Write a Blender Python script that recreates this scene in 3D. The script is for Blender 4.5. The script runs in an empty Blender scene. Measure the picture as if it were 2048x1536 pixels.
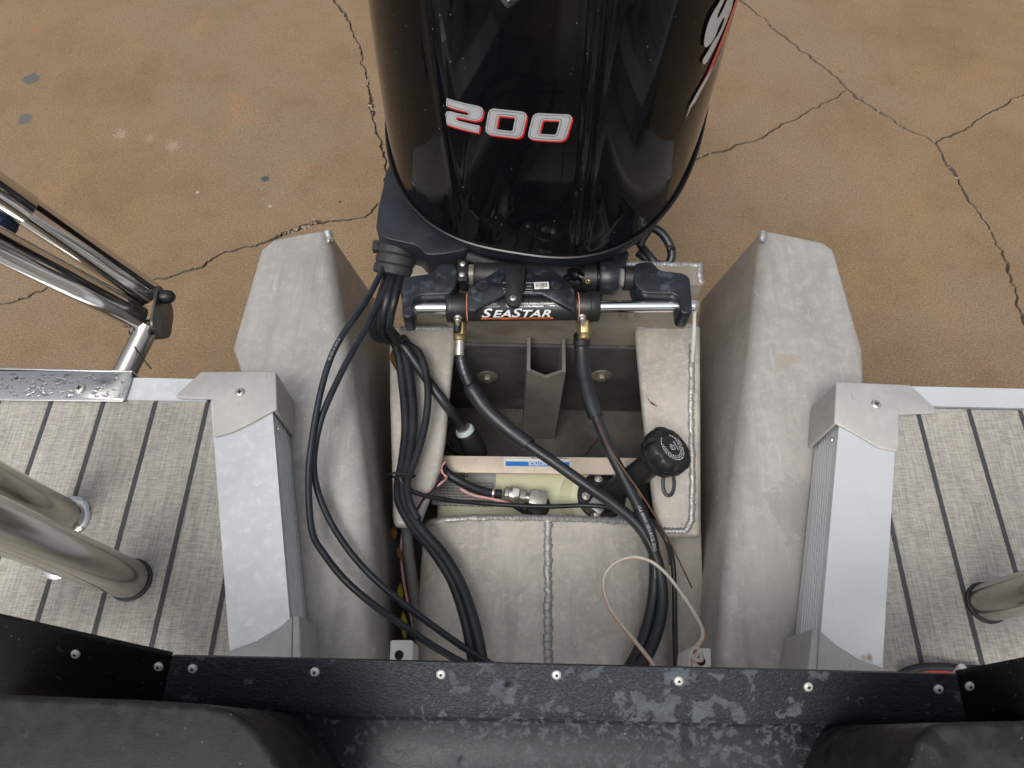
import bpy, bmesh, math, random
from mathutils import Vector, Matrix, noise
from mathutils.geometry import delaunay_2d_cdt

R = math.radians
rnd = random.Random(7)
scene = bpy.context.scene
COL = scene.collection

# ------------------------------------------------------------------ camera
CAM_H, FPX, PITCH, ROLL = 1.10, 1420.0, R(63.7), R(1.25)
_f = Vector((0, math.cos(PITCH), -math.sin(PITCH)))
_r0 = Vector((1, 0, 0)); _u0 = Vector((0, math.sin(PITCH), math.cos(PITCH)))
_u = math.cos(ROLL) * _u0 - math.sin(ROLL) * _r0
_r = math.cos(ROLL) * _r0 + math.sin(ROLL) * _u0
_c = Vector((0, 0, CAM_H))
cam_data = bpy.data.cameras.new('camera')
cam = bpy.data.objects.new('camera', cam_data); COL.objects.link(cam)
m = Matrix.Identity(4)
for i in range(3):
    m[i][0] = _r[i]; m[i][1] = _u[i]; m[i][2] = -_f[i]; m[i][3] = _c[i]
cam.matrix_world = m
cam_data.sensor_width = 36.0; cam_data.lens = 36.0 * FPX / 2048.0
cam_data.clip_start = 0.02; cam_data.clip_end = 500
cam_data.dof.use_dof = True; cam_data.dof.focus_distance = 1.35; cam_data.dof.aperture_fstop = 13.0
scene.camera = cam

# ------------------------------------------------------------------ light: overcast day
SUN_EL, SUN_AZ = R(62), R(205)       # azimuth measured clockwise from +Y
w = bpy.data.worlds.new('World'); scene.world = w; w.use_nodes = True
nt = w.node_tree; nt.nodes.clear()
sky = nt.nodes.new('ShaderNodeTexSky'); sky.sky_type = 'NISHITA'; sky.sun_disc = False
sky.sun_elevation = SUN_EL; sky.sun_rotation = SUN_AZ
sky.air_density = 1.0; sky.dust_density = 6.0; sky.ozone_density = 1.0
hs = nt.nodes.new('ShaderNodeHueSaturation'); hs.inputs['Saturation'].default_value = 0.30
bg = nt.nodes.new('ShaderNodeBackground'); bg.inputs['Strength'].default_value = 0.125
ow = nt.nodes.new('ShaderNodeOutputWorld')
nt.links.new(sky.outputs[0], hs.inputs['Color']); nt.links.new(hs.outputs[0], bg.inputs['Color'])
nt.links.new(bg.outputs[0], ow.inputs['Surface'])
sd = bpy.data.lights.new('sun', 'SUN'); sd.energy = 1.1; sd.angle = R(24); sd.color = (1, 0.97, 0.93)
sun = bpy.data.objects.new('sun', sd); COL.objects.link(sun)
_sd = Vector((math.sin(SUN_AZ) * math.cos(SUN_EL), math.cos(SUN_AZ) * math.cos(SUN_EL), math.sin(SUN_EL)))
sun.rotation_euler = _sd.to_track_quat('Z', 'Y').to_euler(); sun.location = _sd * 6
scene.view_settings.view_transform = 'Standard'; scene.view_settings.look = 'None'
scene.view_settings.exposure = 0.27; scene.view_settings.gamma = 1.0
scene.view_settings.use_curve_mapping = False
scene.render.engine = 'CYCLES'

# ------------------------------------------------------------------ measuring helpers
def _ray(px, py): return _f + _r * ((px - 1024) / FPX) - _u * ((py - 768) / FPX)
def P(px, py, z):
    d = _ray(px, py); return _c + d * ((z - CAM_H) / d.z)
def PY(px, py, y):
    d = _ray(px, py); return _c + d * (y / d.y)
def PP(px, py, z): v = P(px, py, z); return (v.x, v.y)

# ------------------------------------------------------------------ mesh helpers
BASE = {}
def root_of(o):
    while o.parent: o = o.parent
    return o
class MB:
    def __init__(s): s.v = []; s.f = []; s.mi = []; s.cur = 0
    def add(s, vs, fs):
        b = len(s.v); s.v += [Vector(v) for v in vs]
        for f in fs: s.f.append([b + i for i in f]); s.mi.append(s.cur)
        return s
    def box(s, a, b):
        (x0, y0, z0), (x1, y1, z1) = a, b
        return s.add([(x0,y0,z0),(x1,y0,z0),(x1,y1,z0),(x0,y1,z0),(x0,y0,z1),(x1,y0,z1),(x1,y1,z1),(x0,y1,z1)],
                     [(3,2,1,0),(4,5,6,7),(0,1,5,4),(1,2,6,5),(2,3,7,6),(3,0,4,7)])
    def hexa(s, bottom, top):
        return s.add(list(bottom) + list(top), [(3,2,1,0),(4,5,6,7),(0,1,5,4),(1,2,6,5),(2,3,7,6),(3,0,4,7)])
    def prism(s, poly, z0, z1):
        n = len(poly)
        a = sum(poly[i][0]*poly[(i+1)%n][1] - poly[(i+1)%n][0]*poly[i][1] for i in range(n))
        if a < 0: poly = poly[::-1]
        vs = [(p[0], p[1], z0) for p in poly] + [(p[0], p[1], z1) for p in poly]
        fs = [tuple(range(n-1, -1, -1)), tuple(range(n, 2*n))]
        fs += [(i, (i+1) % n, n + (i+1) % n, n + i) for i in range(n)]
        return s.add(vs, fs)
    def plate(s, poly3, nrm, th):
        n = len(poly3); nv = Vector(nrm).normalized() * th
        vs = [Vector(p) for p in poly3] + [Vector(p) + nv for p in poly3]
        fs = [tuple(range(n-1, -1, -1)), tuple(range(n, 2*n))]
        fs += [(i, (i+1) % n, n + (i+1) % n, n + i) for i in range(n)]
        return s.add(vs, fs)
    def tube(s, pts, r, seg=10, caps=True, flat=1.0, up=None):
        pts = [Vector(p) for p in pts]; n = len(pts)
        rs = r if isinstance(r, (list, tuple)) else [r] * n
        t0 = (pts[1] - pts[0]).normalized()
        a = Vector(up) if up else (Vector((0,0,1)) if abs(t0.z) < .9 else Vector((1,0,0)))
        nrm = (a - t0 * a.dot(t0)).normalized(); vs = []
        for i in range(n):
            t = (pts[min(i+1, n-1)] - pts[max(i-1, 0)]).normalized()
            nrm = (nrm - t * nrm.dot(t)).normalized(); b = t.cross(nrm)
            for k in range(seg):
                an = 2*math.pi*k/seg
                vs.append(pts[i] + (nrm * math.cos(an) * flat + b * math.sin(an)) * rs[i])
        fs = [(i*seg+k, i*seg+(k+1) % seg, (i+1)*seg+(k+1) % seg, (i+1)*seg+k) for i in range(n-1) for k in range(seg)]
        if caps: fs += [tuple(range(seg-1, -1, -1)), tuple(range((n-1)*seg, n*seg))]
        return s.add(vs, fs)
    def lathe(s, prof, origin, axis, seg=24, mod=None, ref=None):
        ax = Vector(axis).normalized()
        a = Vector(ref) if ref else (Vector((1,0,0)) if abs(ax.x) < .8 else Vector((0,1,0)))
        u = (a - ax * a.dot(ax)).normalized(); v = ax.cross(u); o = Vector(origin); vs = []
        for r, h in prof:
            for k in range(seg):
                an = 2*math.pi*k/seg; rr = r * (mod(an, h) if mod else 1)
                vs.append(o + ax*h + (u*math.cos(an) + v*math.sin(an))*rr)
        n = len(prof)
        fs = [(i*seg+k, i*seg+(k+1) % seg, (i+1)*seg+(k+1) % seg, (i+1)*seg+k) for i in range(n-1) for k in range(seg)]
        fs += [tuple(range(seg-1, -1, -1)), tuple(range((n-1)*seg, n*seg))]
        return s.add(vs, fs)
    def grid(s, rows, flip=False):
        n = len(rows[0]); vs = [p for r in rows for p in r]
        fs = []
        for i in range(len(rows)-1):
            for k in range(n-1):
                q = (i*n+k, i*n+k+1, (i+1)*n+k+1, (i+1)*n+k)
                fs.append(q[::-1] if flip else q)
        return s.add(vs, fs)
    def build(s, name, mat, parent=None, smooth=35, bevel=None, bseg=2, fix=True):
        if parent is None:
            n = len(s.v)
            base = Vector((sum(v.x for v in s.v)/n, sum(v.y for v in s.v)/n, min(v.z for v in s.v)))
        else: base = BASE[root_of(parent).name]
        me = bpy.data.meshes.new(name)
        me.from_pydata([v - base for v in s.v], [], s.f)
        mats = mat if isinstance(mat, (list, tuple)) else [mat]
        for mm in mats: me.materials.append(mm)
        if len(mats) > 1:
            for p, i in zip(me.polygons, s.mi): p.material_index = i
        if bevel or fix:
            bm = bmesh.new(); bm.from_mesh(me)
            if fix: bmesh.ops.recalc_face_normals(bm, faces=bm.faces)
            if bevel:
                es = [e for e in bm.edges if len(e.link_faces) == 2 and e.calc_face_angle(0) > R(28)]
                bmesh.ops.bevel(bm, geom=es, offset=bevel, segments=bseg, affect='EDGES', profile=.5, clamp_overlap=True)
            bm.to_mesh(me); bm.free()
        if smooth:
            me.polygons.foreach_set('use_smooth', [True]*len(me.polygons))
            me.set_sharp_from_angle(angle=R(smooth))
        o = bpy.data.objects.new(name, me); COL.objects.link(o)
        if parent is None: o.location = base; BASE[o.name] = base
        else: o.parent = parent
        return o
def tag(o, label=None, cat=None, group=None, kind=None):
    if label: o['label'] = label
    if cat: o['category'] = cat
    if group: o['group'] = group
    if kind: o['kind'] = kind
    return o
def thing(name, loc, label, cat, group=None):
    o = bpy.data.objects.new(name, None); COL.objects.link(o); o.location = loc
    o.empty_display_size = .05
    BASE[o.name] = Vector(loc); return tag(o, label, cat, group)
def cr(pts, n=10):
    """Catmull-Rom through tuples of any length"""
    out = []; N = len(pts)
    for i in range(N-1):
        p0, p1, p2, p3 = pts[max(i-1,0)], pts[i], pts[i+1], pts[min(i+2,N-1)]
        for k in range(n):
            t = k/n
            out.append(tuple(.5*((2*b) + (c-a)*t + (2*a-5*b+4*c-d)*t*t + (-a+3*b-3*c+d)*t**3) for a,b,c,d in zip(p0,p1,p2,p3)))
    out.append(tuple(pts[-1])); return out
def px_path(pts, n=8):
    return cr([tuple(P(*p)) for p in pts], n)
def rounded(poly, r, seg=4):
    """round the corners of a 2-D polygon"""
    out = []; n = len(poly)
    for i in range(n):
        p, a, b = Vector(poly[i]), Vector(poly[i-1]), Vector(poly[(i+1) % n])
        da, db = a-p, b-p; rr = min(r, da.length*.45, db.length*.45)
        A = p + da.normalized()*rr; B = p + db.normalized()*rr
        for k in range(seg+1):
            t = k/seg; q = A*(1-t)**2 + p*2*t*(1-t) + B*t*t; out.append((q.x, q.y))
    return out
def text2d(body, size, bold=0.0, shear=0.0, spacing=1.0, align='LEFT'):
    c = bpy.data.curves.new('t', 'FONT'); c.body = body; c.size = size; c.offset = bold; c.shear = shear
    c.space_character = spacing; c.align_x = align; c.resolution_u = 4
    o = bpy.data.objects.new('t', c); me = bpy.data.meshes.new_from_object(o)
    vs = [(v.co.x, v.co.y) for v in me.vertices]; fs = [tuple(p.vertices) for p in me.polygons]
    bpy.data.objects.remove(o); bpy.data.curves.remove(c); bpy.data.meshes.remove(me)
    return vs, fs
def decal(name, vs2, fs, fn, mat, parent, maxlen=.012):
    """flat print laid on a surface: fn maps (u, v) to a point just off it"""
    bm = bmesh.new(); bv = [bm.verts.new((x, y, 0)) for x, y in vs2]
    for f in fs:
        try: bm.faces.new([bv[i] for i in f])
        except ValueError: pass
    bmesh.ops.triangulate(bm, faces=bm.faces)
    for _ in range(4):
        es = [e for e in bm.edges if e.calc_length() > maxlen]
        if not es: break
        bmesh.ops.subdivide_edges(bm, edges=es, cuts=1); bmesh.ops.triangulate(bm, faces=bm.faces)
    mb = MB(); bm.verts.ensure_lookup_table(); bm.verts.index_update()
    mb.add([fn(v.co.x, v.co.y) for v in bm.verts], [[v.index for v in f.verts] for f in bm.faces]); bm.free()
    return mb.build(name, mat, parent, smooth=60, fix=False)
def poly_decal(name, polys, fn, mat, parent, maxlen=.012):
    vs = []; fs = []
    for p in polys:
        fs.append(tuple(range(len(vs), len(vs)+len(p)))); vs += [tuple(q) for q in p]
    return decal(name, vs, fs, fn, mat, parent, maxlen)

# ------------------------------------------------------------------ materials
def newmat(name):
    mt = bpy.data.materials.new(name); mt.use_nodes = True
    nt = mt.node_tree; return mt, nt, nt.nodes['Principled BSDF']
def nd(nt, t, **k):
    n = nt.nodes.new(t)
    for a, b in k.items():
        if a in n.inputs.keys(): n.inputs[a].default_value = b
        else: setattr(n, a, b)
    return n
def ramp(nt, fac, lo, hi, c0=(0,0,0,1), c1=(1,1,1,1)):
    r = nt.nodes.new('ShaderNodeValToRGB'); e = r.color_ramp.elements
    e[0].position = lo; e[1].position = hi; e[0].color = c0; e[1].color = c1
    nt.links.new(fac, r.inputs['Fac']); return r.outputs['Color']
def mix(nt, fac, a, b, mode='MIX'):
    n = nt.nodes.new('ShaderNodeMix'); n.data_type = 'RGBA'; n.blend_type = mode
    for s, v in ((n.inputs['Factor'], fac), (n.inputs[6], a), (n.inputs[7], b)):
        if hasattr(v, 'is_linked') or hasattr(v, 'links'): nt.links.new(v, s)
        else: s.default_value = v
    return n.outputs[2]
def c4(c): return (c[0], c[1], c[2], 1)
def noi(nt, scale, detail=5, rough=.6, vec=None, dist=0):
    n = nd(nt, 'ShaderNodeTexNoise', Scale=scale, Detail=detail, Roughness=rough, Distortion=dist)
    if vec is None:
        tc = nt.nodes.new('ShaderNodeTexCoord'); vec = tc.outputs['Object']
    nt.links.new(vec, n.inputs['Vector']); return n.outputs['Fac']
def M(name, base, base2=None, scale=8, lohi=(.35,.65), rough=.5, rough2=None, metal=0, bump=0, bscale=250,
      spots=(), coat=0, spec=.5, stretch=None, alpha=None):
    mt, nt, b = newmat(name); L = nt.links.new
    tc = nt.nodes.new('ShaderNodeTexCoord'); vec = tc.outputs['Object']
    if stretch:
        mp = nt.nodes.new('ShaderNodeMapping'); mp.inputs['Scale'].default_value = stretch; L(vec, mp.inputs['Vector']); vec = mp.outputs[0]
    b.inputs['Metallic'].default_value = metal; b.inputs['Roughness'].default_value = rough
    b.inputs['Specular IOR Level'].default_value = spec
    if coat: b.inputs['Coat Weight'].default_value = coat; b.inputs['Coat Roughness'].default_value = .04
    col = None
    if base2: col = ramp(nt, noi(nt, scale, 7, .65, vec), lohi[0], lohi[1], c4(base), c4(base2))
    rf = None
    for (sc, sscale, lo, hi) in spots:
        f = ramp(nt, noi(nt, sscale, 6, .6, tc.outputs['Object']), lo, hi); rf = f
        col = mix(nt, f, col if col else c4(base), c4(sc))
    if col: L(col, b.inputs['Base Color'])
    else: b.inputs['Base Color'].default_value = c4(base)
    if rough2 is not None:
        rr = nt.nodes.new('ShaderNodeMapRange'); L(noi(nt, scale*1.7, 5, .6, vec), rr.inputs['Value'])
        rr.inputs['From Min'].default_value = .3; rr.inputs['From Max'].default_value = .7
        rr.inputs['To Min'].default_value = rough; rr.inputs['To Max'].default_value = rough2
        L(rr.outputs[0], b.inputs['Roughness'])
    if bump:
        bp = nt.nodes.new('ShaderNodeBump'); bp.inputs['Strength'].default_value = bump; bp.inputs['Distance'].default_value = .002
        L(noi(nt, bscale, 4, .6, vec), bp.inputs['Height']); L(bp.outputs[0], b.inputs['Normal'])
    return mt

def spot(nt, V, col, ctr, r, color, k, nscale=28, ragged=.8, soft=.003):
    L = nt.links.new
    vm = nt.nodes.new('ShaderNodeVectorMath'); vm.operation = 'DISTANCE'; L(V, vm.inputs[0]); vm.inputs[1].default_value = tuple(ctr)
    a = nd(nt, 'ShaderNodeMath', operation='MULTIPLY_ADD'); L(noi(nt, nscale, 5, .65, V), a.inputs[0]); a.inputs[1].default_value = -2*ragged*r*2; L(vm.outputs['Value'], a.inputs[2])
    mr = nt.nodes.new('ShaderNodeMapRange'); L(a.outputs[0], mr.inputs['Value']); e = r - 2*ragged*r
    mr.inputs['From Min'].default_value = e+soft; mr.inputs['From Max'].default_value = e-soft; mr.inputs['To Max'].default_value = k
    return mix(nt, mr.outputs[0], col, c4(color))
def add_spots(mt, lst, base):
    nt = mt.node_tree; b = nt.nodes['Principled BSDF']; src = b.inputs['Base Color'].links[0].from_socket
    tc = nt.nodes.new('ShaderNodeTexCoord')
    for (p, r, color, k, ns, rag) in lst: src = spot(nt, tc.outputs['Object'], src, Vector(p)-base, r, color, k, ns, rag)
    nt.links.new(src, b.inputs['Base Color'])
def streaks(mt, scale, lo, hi, color, k, rot=0):
    nt = mt.node_tree; b = nt.nodes['Principled BSDF']; src = b.inputs['Base Color'].links[0].from_socket
    tc = nt.nodes.new('ShaderNodeTexCoord'); mp = nt.nodes.new('ShaderNodeMapping'); mp.inputs['Scale'].default_value = scale; mp.inputs['Rotation'].default_value = (0,0,rot)
    nt.links.new(tc.outputs['Object'], mp.inputs['Vector'])
    f = ramp(nt, noi(nt, 1, 3, .55, mp.outputs[0]), lo, hi, (0,0,0,1), (k,k,k,1))
    nt.links.new(mix(nt, f, src, c4(color)), b.inputs['Base Color'])
MAT = {}
MAT['alu'] = M('weathered_aluminium', (.41,.382,.345), (.56,.525,.475), 9, (.3,.7), .42, .62, .28, .25, 300,
               spots=(((.60,.53,.45), 75, .48, .70), ((.36,.34,.315), 26, .58, .78), ((.26,.25,.235), 4, .58, .75), ((.64,.61,.56), 150, .62, .74)))
MAT['alu_pod'] = M('sheet_aluminium', (.345,.335,.318), (.485,.468,.442), 5, (.3,.7), .36, .58, .32, .22, 260, stretch=(3.2,.5,1.2),
               spots=(((.54,.50,.45), 48, .48, .80), ((.34,.33,.31), 4.2, .54, .74), ((.60,.585,.56), 130, .60, .78), ((.24,.235,.225), 210, .70, .75)))
MAT['alu_dark'] = M('shaded_grimy_aluminium', (.055,.055,.052), (.115,.112,.105), 9, (.3,.7), .45, .7, .25, .3, 300,  # base darkened to paint in the well's recess shade, grime spots over it
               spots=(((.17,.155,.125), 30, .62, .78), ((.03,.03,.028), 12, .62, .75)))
MAT['alu_stain'] = M('stained_aluminium', (.24,.21,.17), (.36,.32,.27), 9, (.3,.7), .5, .65, .25, .2, 300,
               spots=(((.22,.13,.06), 11, .60, .78), ((.14,.135,.12), 6, .58, .7)), stretch=(1,1,3))
MAT['anod'] = M('anodised_rail', (.60,.62,.645), (.67,.685,.70), 30, (.4,.7), .30, .42, .35, .05, 300, spots=(((.70,.715,.725), 60, .54, .64),))
MAT['cast'] = M('cast_alloy', (.42,.41,.395), (.50,.49,.47), 25, (.3,.7), .5, .6, .3, .25, 600, spots=(((.34,.31,.27), 18, .68, .8),))
MAT['weld'] = M('weld_bead', (.28,.275,.265), (.46,.455,.44), 120, (.3,.7), .35, .5, .6, .2, 500)
MAT['steel'] = M('stainless', (.62,.62,.61), (.70,.70,.69), 20, (.3,.7), .07, .13, 1.0, 0)
MAT['steel_satin'] = M('satin_stainless', (.46,.44,.40), (.52,.50,.46), 6, (.3,.7), .13, .22, 1.0)
MAT['screw'] = M('screw_steel', (.62,.60,.56), None, rough=.3, metal=.8)
MAT['chrome'] = M('chrome_rod', (.84,.86,.88), None, rough=.10, metal=1.0)
MAT['cowl'] = M('gloss_black_cowl', (.0035,.0037,.0045), None, rough=.035, rough2=.06, scale=3, coat=.0, spec=.18,
               spots=(((.10,.10,.11), 260, .70, .74), ((.014,.015,.02), 4, .62, .9)))
MAT['pan'] = M('satin_black_pan', (.010,.013,.018), (.022,.028,.038), 14, (.4,.7), .32, .5, 0, .25, 350, spots=(((.05,.06,.075), 35, .68, .8),))
MAT['bracket'] = M('painted_black_bracket', (.009,.011,.015), (.02,.024,.032), 18, (.4,.65), .28, .45, 0, .2, 400, spots=(((.060,.072,.090), 40, .55, .70), ((.10,.11,.12), 300, .70, .74)))
MAT['black'] = M('black_plastic', (.010,.010,.011), (.02,.02,.021), 30, (.4,.7), .38, .5, 0, .1, 400)
MAT['hose'] = M('black_rubber_hose', (.011,.0125,.015), (.024,.028,.033), 22, (.4,.7), .33, .5, 0, .12, 500, spots=(((.004,.004,.005), 70, .60, .66), ((.10,.10,.10), 420, .71, .75)))
MAT['hose_blue'] = M('blue_black_cable', (.011,.015,.021), (.022,.03,.04), 22, (.4,.7), .3, .45, 0, .1, 500)
MAT['grommet'] = M('grey_rubber', (.022,.022,.023), (.035,.035,.036), 30, (.4,.7), .55, .7, 0, .3, 300)
MAT['brass'] = M('brass', (.46,.34,.16), (.30,.24,.14), 60, (.4,.7), .3, .5, .85)
MAT['nickel'] = M('nickel_fitting', (.60,.57,.51), (.45,.43,.38), 60, (.4,.7), .25, .4, .85, .1, 300)
MAT['block'] = M('milled_block', (.36,.36,.37), None, rough=.35, metal=.7)
MAT['tank'] = M('poly_tank', (.66,.66,.45), (.73,.73,.54), 6, (.3,.7), .35, .5, 0, .05, 200, spots=(((.56,.53,.33), 14, .66, .85),))
MAT['tank'].node_tree.nodes['Principled BSDF'].inputs['Subsurface Weight'].default_value = .25
MAT['tank'].node_tree.nodes['Principled BSDF'].inputs['Subsurface Radius'].default_value = (.02,.02,.012)
MAT['white'] = M('white_label', (.66,.66,.62), None, rough=.4)
MAT['label_grey'] = M('grey_label', (.40,.40,.38), None, rough=.45, metal=.2)
MAT['print_dark'] = M('dark_print', (.03,.03,.03), None, rough=.5)
MAT['print_grey'] = M('grey_print', (.16,.16,.155), None, rough=.5)
MAT['print_white'] = M('white_print', (.68,.69,.70), None, rough=.4)
MAT['print_faint'] = M('faint_print', (.30,.32,.34), None, rough=.5)
MAT['print_blue'] = M('blue_print', (.015,.16,.55), None, rough=.4)
MAT['print_orange'] = M('orange_print', (.75,.17,.03), None, rough=.4)
MAT['oring'] = M('orange_ring', (.72,.25,.11), None, rough=.5)
MAT['red'] = M('red_decal', (.62,.022,.018), None, rough=.25)
MAT['silver'] = M('silver_decal', (.56,.58,.60), (.47,.48,.50), 40, (.3,.7), .35, .4, .25)
MAT['pink'] = M('pink_wire', (.72,.36,.35), None, rough=.45)
MAT['cream_wire'] = M('cream_wire', (.60,.56,.48), (.50,.44,.38), 60, rough=.45)
MAT['orange_wire'] = M('orange_wire', (.62,.26,.14), None, rough=.5)
MAT['brown_wire'] = M('rusty_wire', (.085,.035,.018), (.13,.06,.03), 60, rough=.6)
MAT['leaf'] = M('dead_leaf', (.16,.065,.02), (.26,.13,.045), 60, (.3,.7), .6, bump=.4, bscale=200)
MAT['leaf_y'] = M('yellow_leaf', (.45,.36,.03), (.32,.28,.04), 60, rough=.5)
MAT['bluecap'] = M('blue_cap', (.010,.022,.055), None, rough=.35)
MAT['hole'] = M('deep_hole', (.004,.004,.004), None, rough=.8)
MAT['drop'], _n, _b = newmat('water'); _b.inputs['Transmission Weight'].default_value = 1; _b.inputs['IOR'].default_value = 1.33; _b.inputs['Roughness'].default_value = .02

# black roto-moulded plastic with leather grain and dried-water blotches
def plastic(name, blot, lo, hi, grain=.5, base=(.012,.0125,.014), sc=22, bigw=.55):
    mt, nt, b = newmat(name); L = nt.links.new
    tc = nt.nodes.new('ShaderNodeTexCoord'); V = tc.outputs['Object']
    big = noi(nt, 3.2, 2, .5, V); fine = noi(nt, sc, 5, .62, V, .4)
    ad = nd(nt, 'ShaderNodeMath', operation='MULTIPLY_ADD'); L(big, ad.inputs[0]); ad.inputs[1].default_value = bigw; L(fine, ad.inputs[2])
    f = ramp(nt, ad.outputs[0], lo, hi)
    speck = ramp(nt, noi(nt, 330, 2, .5, V), .735, .76)
    dirt = ramp(nt, noi(nt, 60, 5, .6, V), .40, .62, c4([.7*x for x in blot]), c4(blot))
    col = mix(nt, f, c4(base), dirt); col = mix(nt, speck, col, (.22,.20,.17,1))
    dark = ramp(nt, noi(nt, 17, 3, .5, V), .66, .70); col = mix(nt, dark, col, (.005,.005,.006,1))
    L(col, b.inputs['Base Color'])
    b.inputs['Specular IOR Level'].default_value = .32
    rr = ramp(nt, ad.outputs[0], lo, hi, (.42,.42,.42,1), (.75,.75,.75,1)); L(rr, b.inputs['Roughness'])
    mp = nt.nodes.new('ShaderNodeMapping'); mp.inputs['Scale'].default_value = (1,2.4,1.6); L(V, mp.inputs['Vector'])
    vo = nd(nt, 'ShaderNodeTexNoise', Scale=190, Detail=2, Distortion=1.2); L(mp.outputs[0], vo.inputs['Vector'])
    bp = nt.nodes.new('ShaderNodeBump'); bp.inputs['Strength'].default_value = grain; bp.inputs['Distance'].default_value = .0016
    L(vo.outputs['Fac'], bp.inputs['Height']); L(bp.outputs[0], b.inputs['Normal'])
    return mt
MAT['pl_flange'] = plastic('grained_black_plastic', (.085,.097,.112), .815, .85, .85, (.021,.023,.028), 44)
MAT['pl_tray'] = plastic('blotchy_black_plastic', (.072,.078,.087), .61, .69, .2, (.015,.016,.019), 110, .2)
MAT['pl_wing'] = plastic('plain_shaded_plastic', (.03,.03,.032), .98, 1.1, .3, (.006,.006,.0065))  # darker copy of the flange plastic: shade of the upright panels put into the colour
MAT['pl_wing'].node_tree.nodes['Principled BSDF'].inputs['Specular IOR Level'].default_value = .12
MAT['pl_pad'] = plastic('worn_black_cushion', (.032,.031,.031), .52, .75, .12, (.012,.012,.0125), 55, .2)

# woven vinyl deck: threads both ways, dark stripes along the boat
def deck_mat(x0):
    mt, nt, b = newmat('woven_vinyl'); L = nt.links.new
    tc = nt.nodes.new('ShaderNodeTexCoord'); V = tc.outputs['Object']
    def mapped(s):
        mp = nt.nodes.new('ShaderNodeMapping'); mp.inputs['Scale'].default_value = s; L(V, mp.inputs['Vector']); return mp.outputs[0]
    a = noi(nt, 1, 3, .6, mapped((70, 480, 1))); c = noi(nt, 1, 3, .6, mapped((430, 20, 1)))
    s1 = ramp(nt, a, .36, .64, (.20,.192,.178,1), (.46,.436,.385,1))
    s2 = ramp(nt, c, .36, .66, (.24,.231,.216,1), (.50,.475,.42,1))
    col = mix(nt, .5, s1, s2)
    big = ramp(nt, noi(nt, 1, 4, .6, mapped((26, 3, 1))), .3, .75, (.92,.92,.93,1), (1.05,1.03,1.0,1)); col = mix(nt, 1.0, col, big, 'MULTIPLY')
    xyz = nt.nodes.new('ShaderNodeSeparateXYZ'); L(V, xyz.inputs[0])
    def math_(op, x, y):
        n = nd(nt, 'ShaderNodeMath', operation=op)
        for i, v in ((0, x), (1, y)):
            if hasattr(v, 'links'): L(v, n.inputs[i])
            else: n.inputs[i].default_value = v
        return n.outputs[0]
    weave = math_('MULTIPLY', math_('SINE', math_('MULTIPLY', xyz.outputs[1], 2*math.pi/.0042), 0), math_('SINE', math_('MULTIPLY', xyz.outputs[0], 2*math.pi/.0046), 0))
    jit = math_('MULTIPLY', math_('SUBTRACT', noi(nt, 300, 2, .5, V), .5), .0022)
    t = math_('PINGPONG', math_('ADD', math_('SUBTRACT', xyz.outputs[0], x0), jit), STRIPE/2)
    st = math_('LESS_THAN', t, .0041)
    sc = ramp(nt, weave, .35, .75, (.030,.030,.036,1), (.13,.127,.135,1))
    L(mix(nt, st, col, sc), b.inputs['Base Color'])
    b.inputs['Roughness'].default_value = .62
    h = math_('ADD', a, c); h = math_('ADD', h, math_('MULTIPLY', weave, .25))
    bp = nt.nodes.new('ShaderNodeBump'); bp.inputs['Strength'].default_value = .55; bp.inputs['Distance'].default_value = .001
    L(h, bp.inputs['Height']); L(bp.outputs[0], b.inputs['Normal'])
    return mt
STRIPE = .0885

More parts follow.
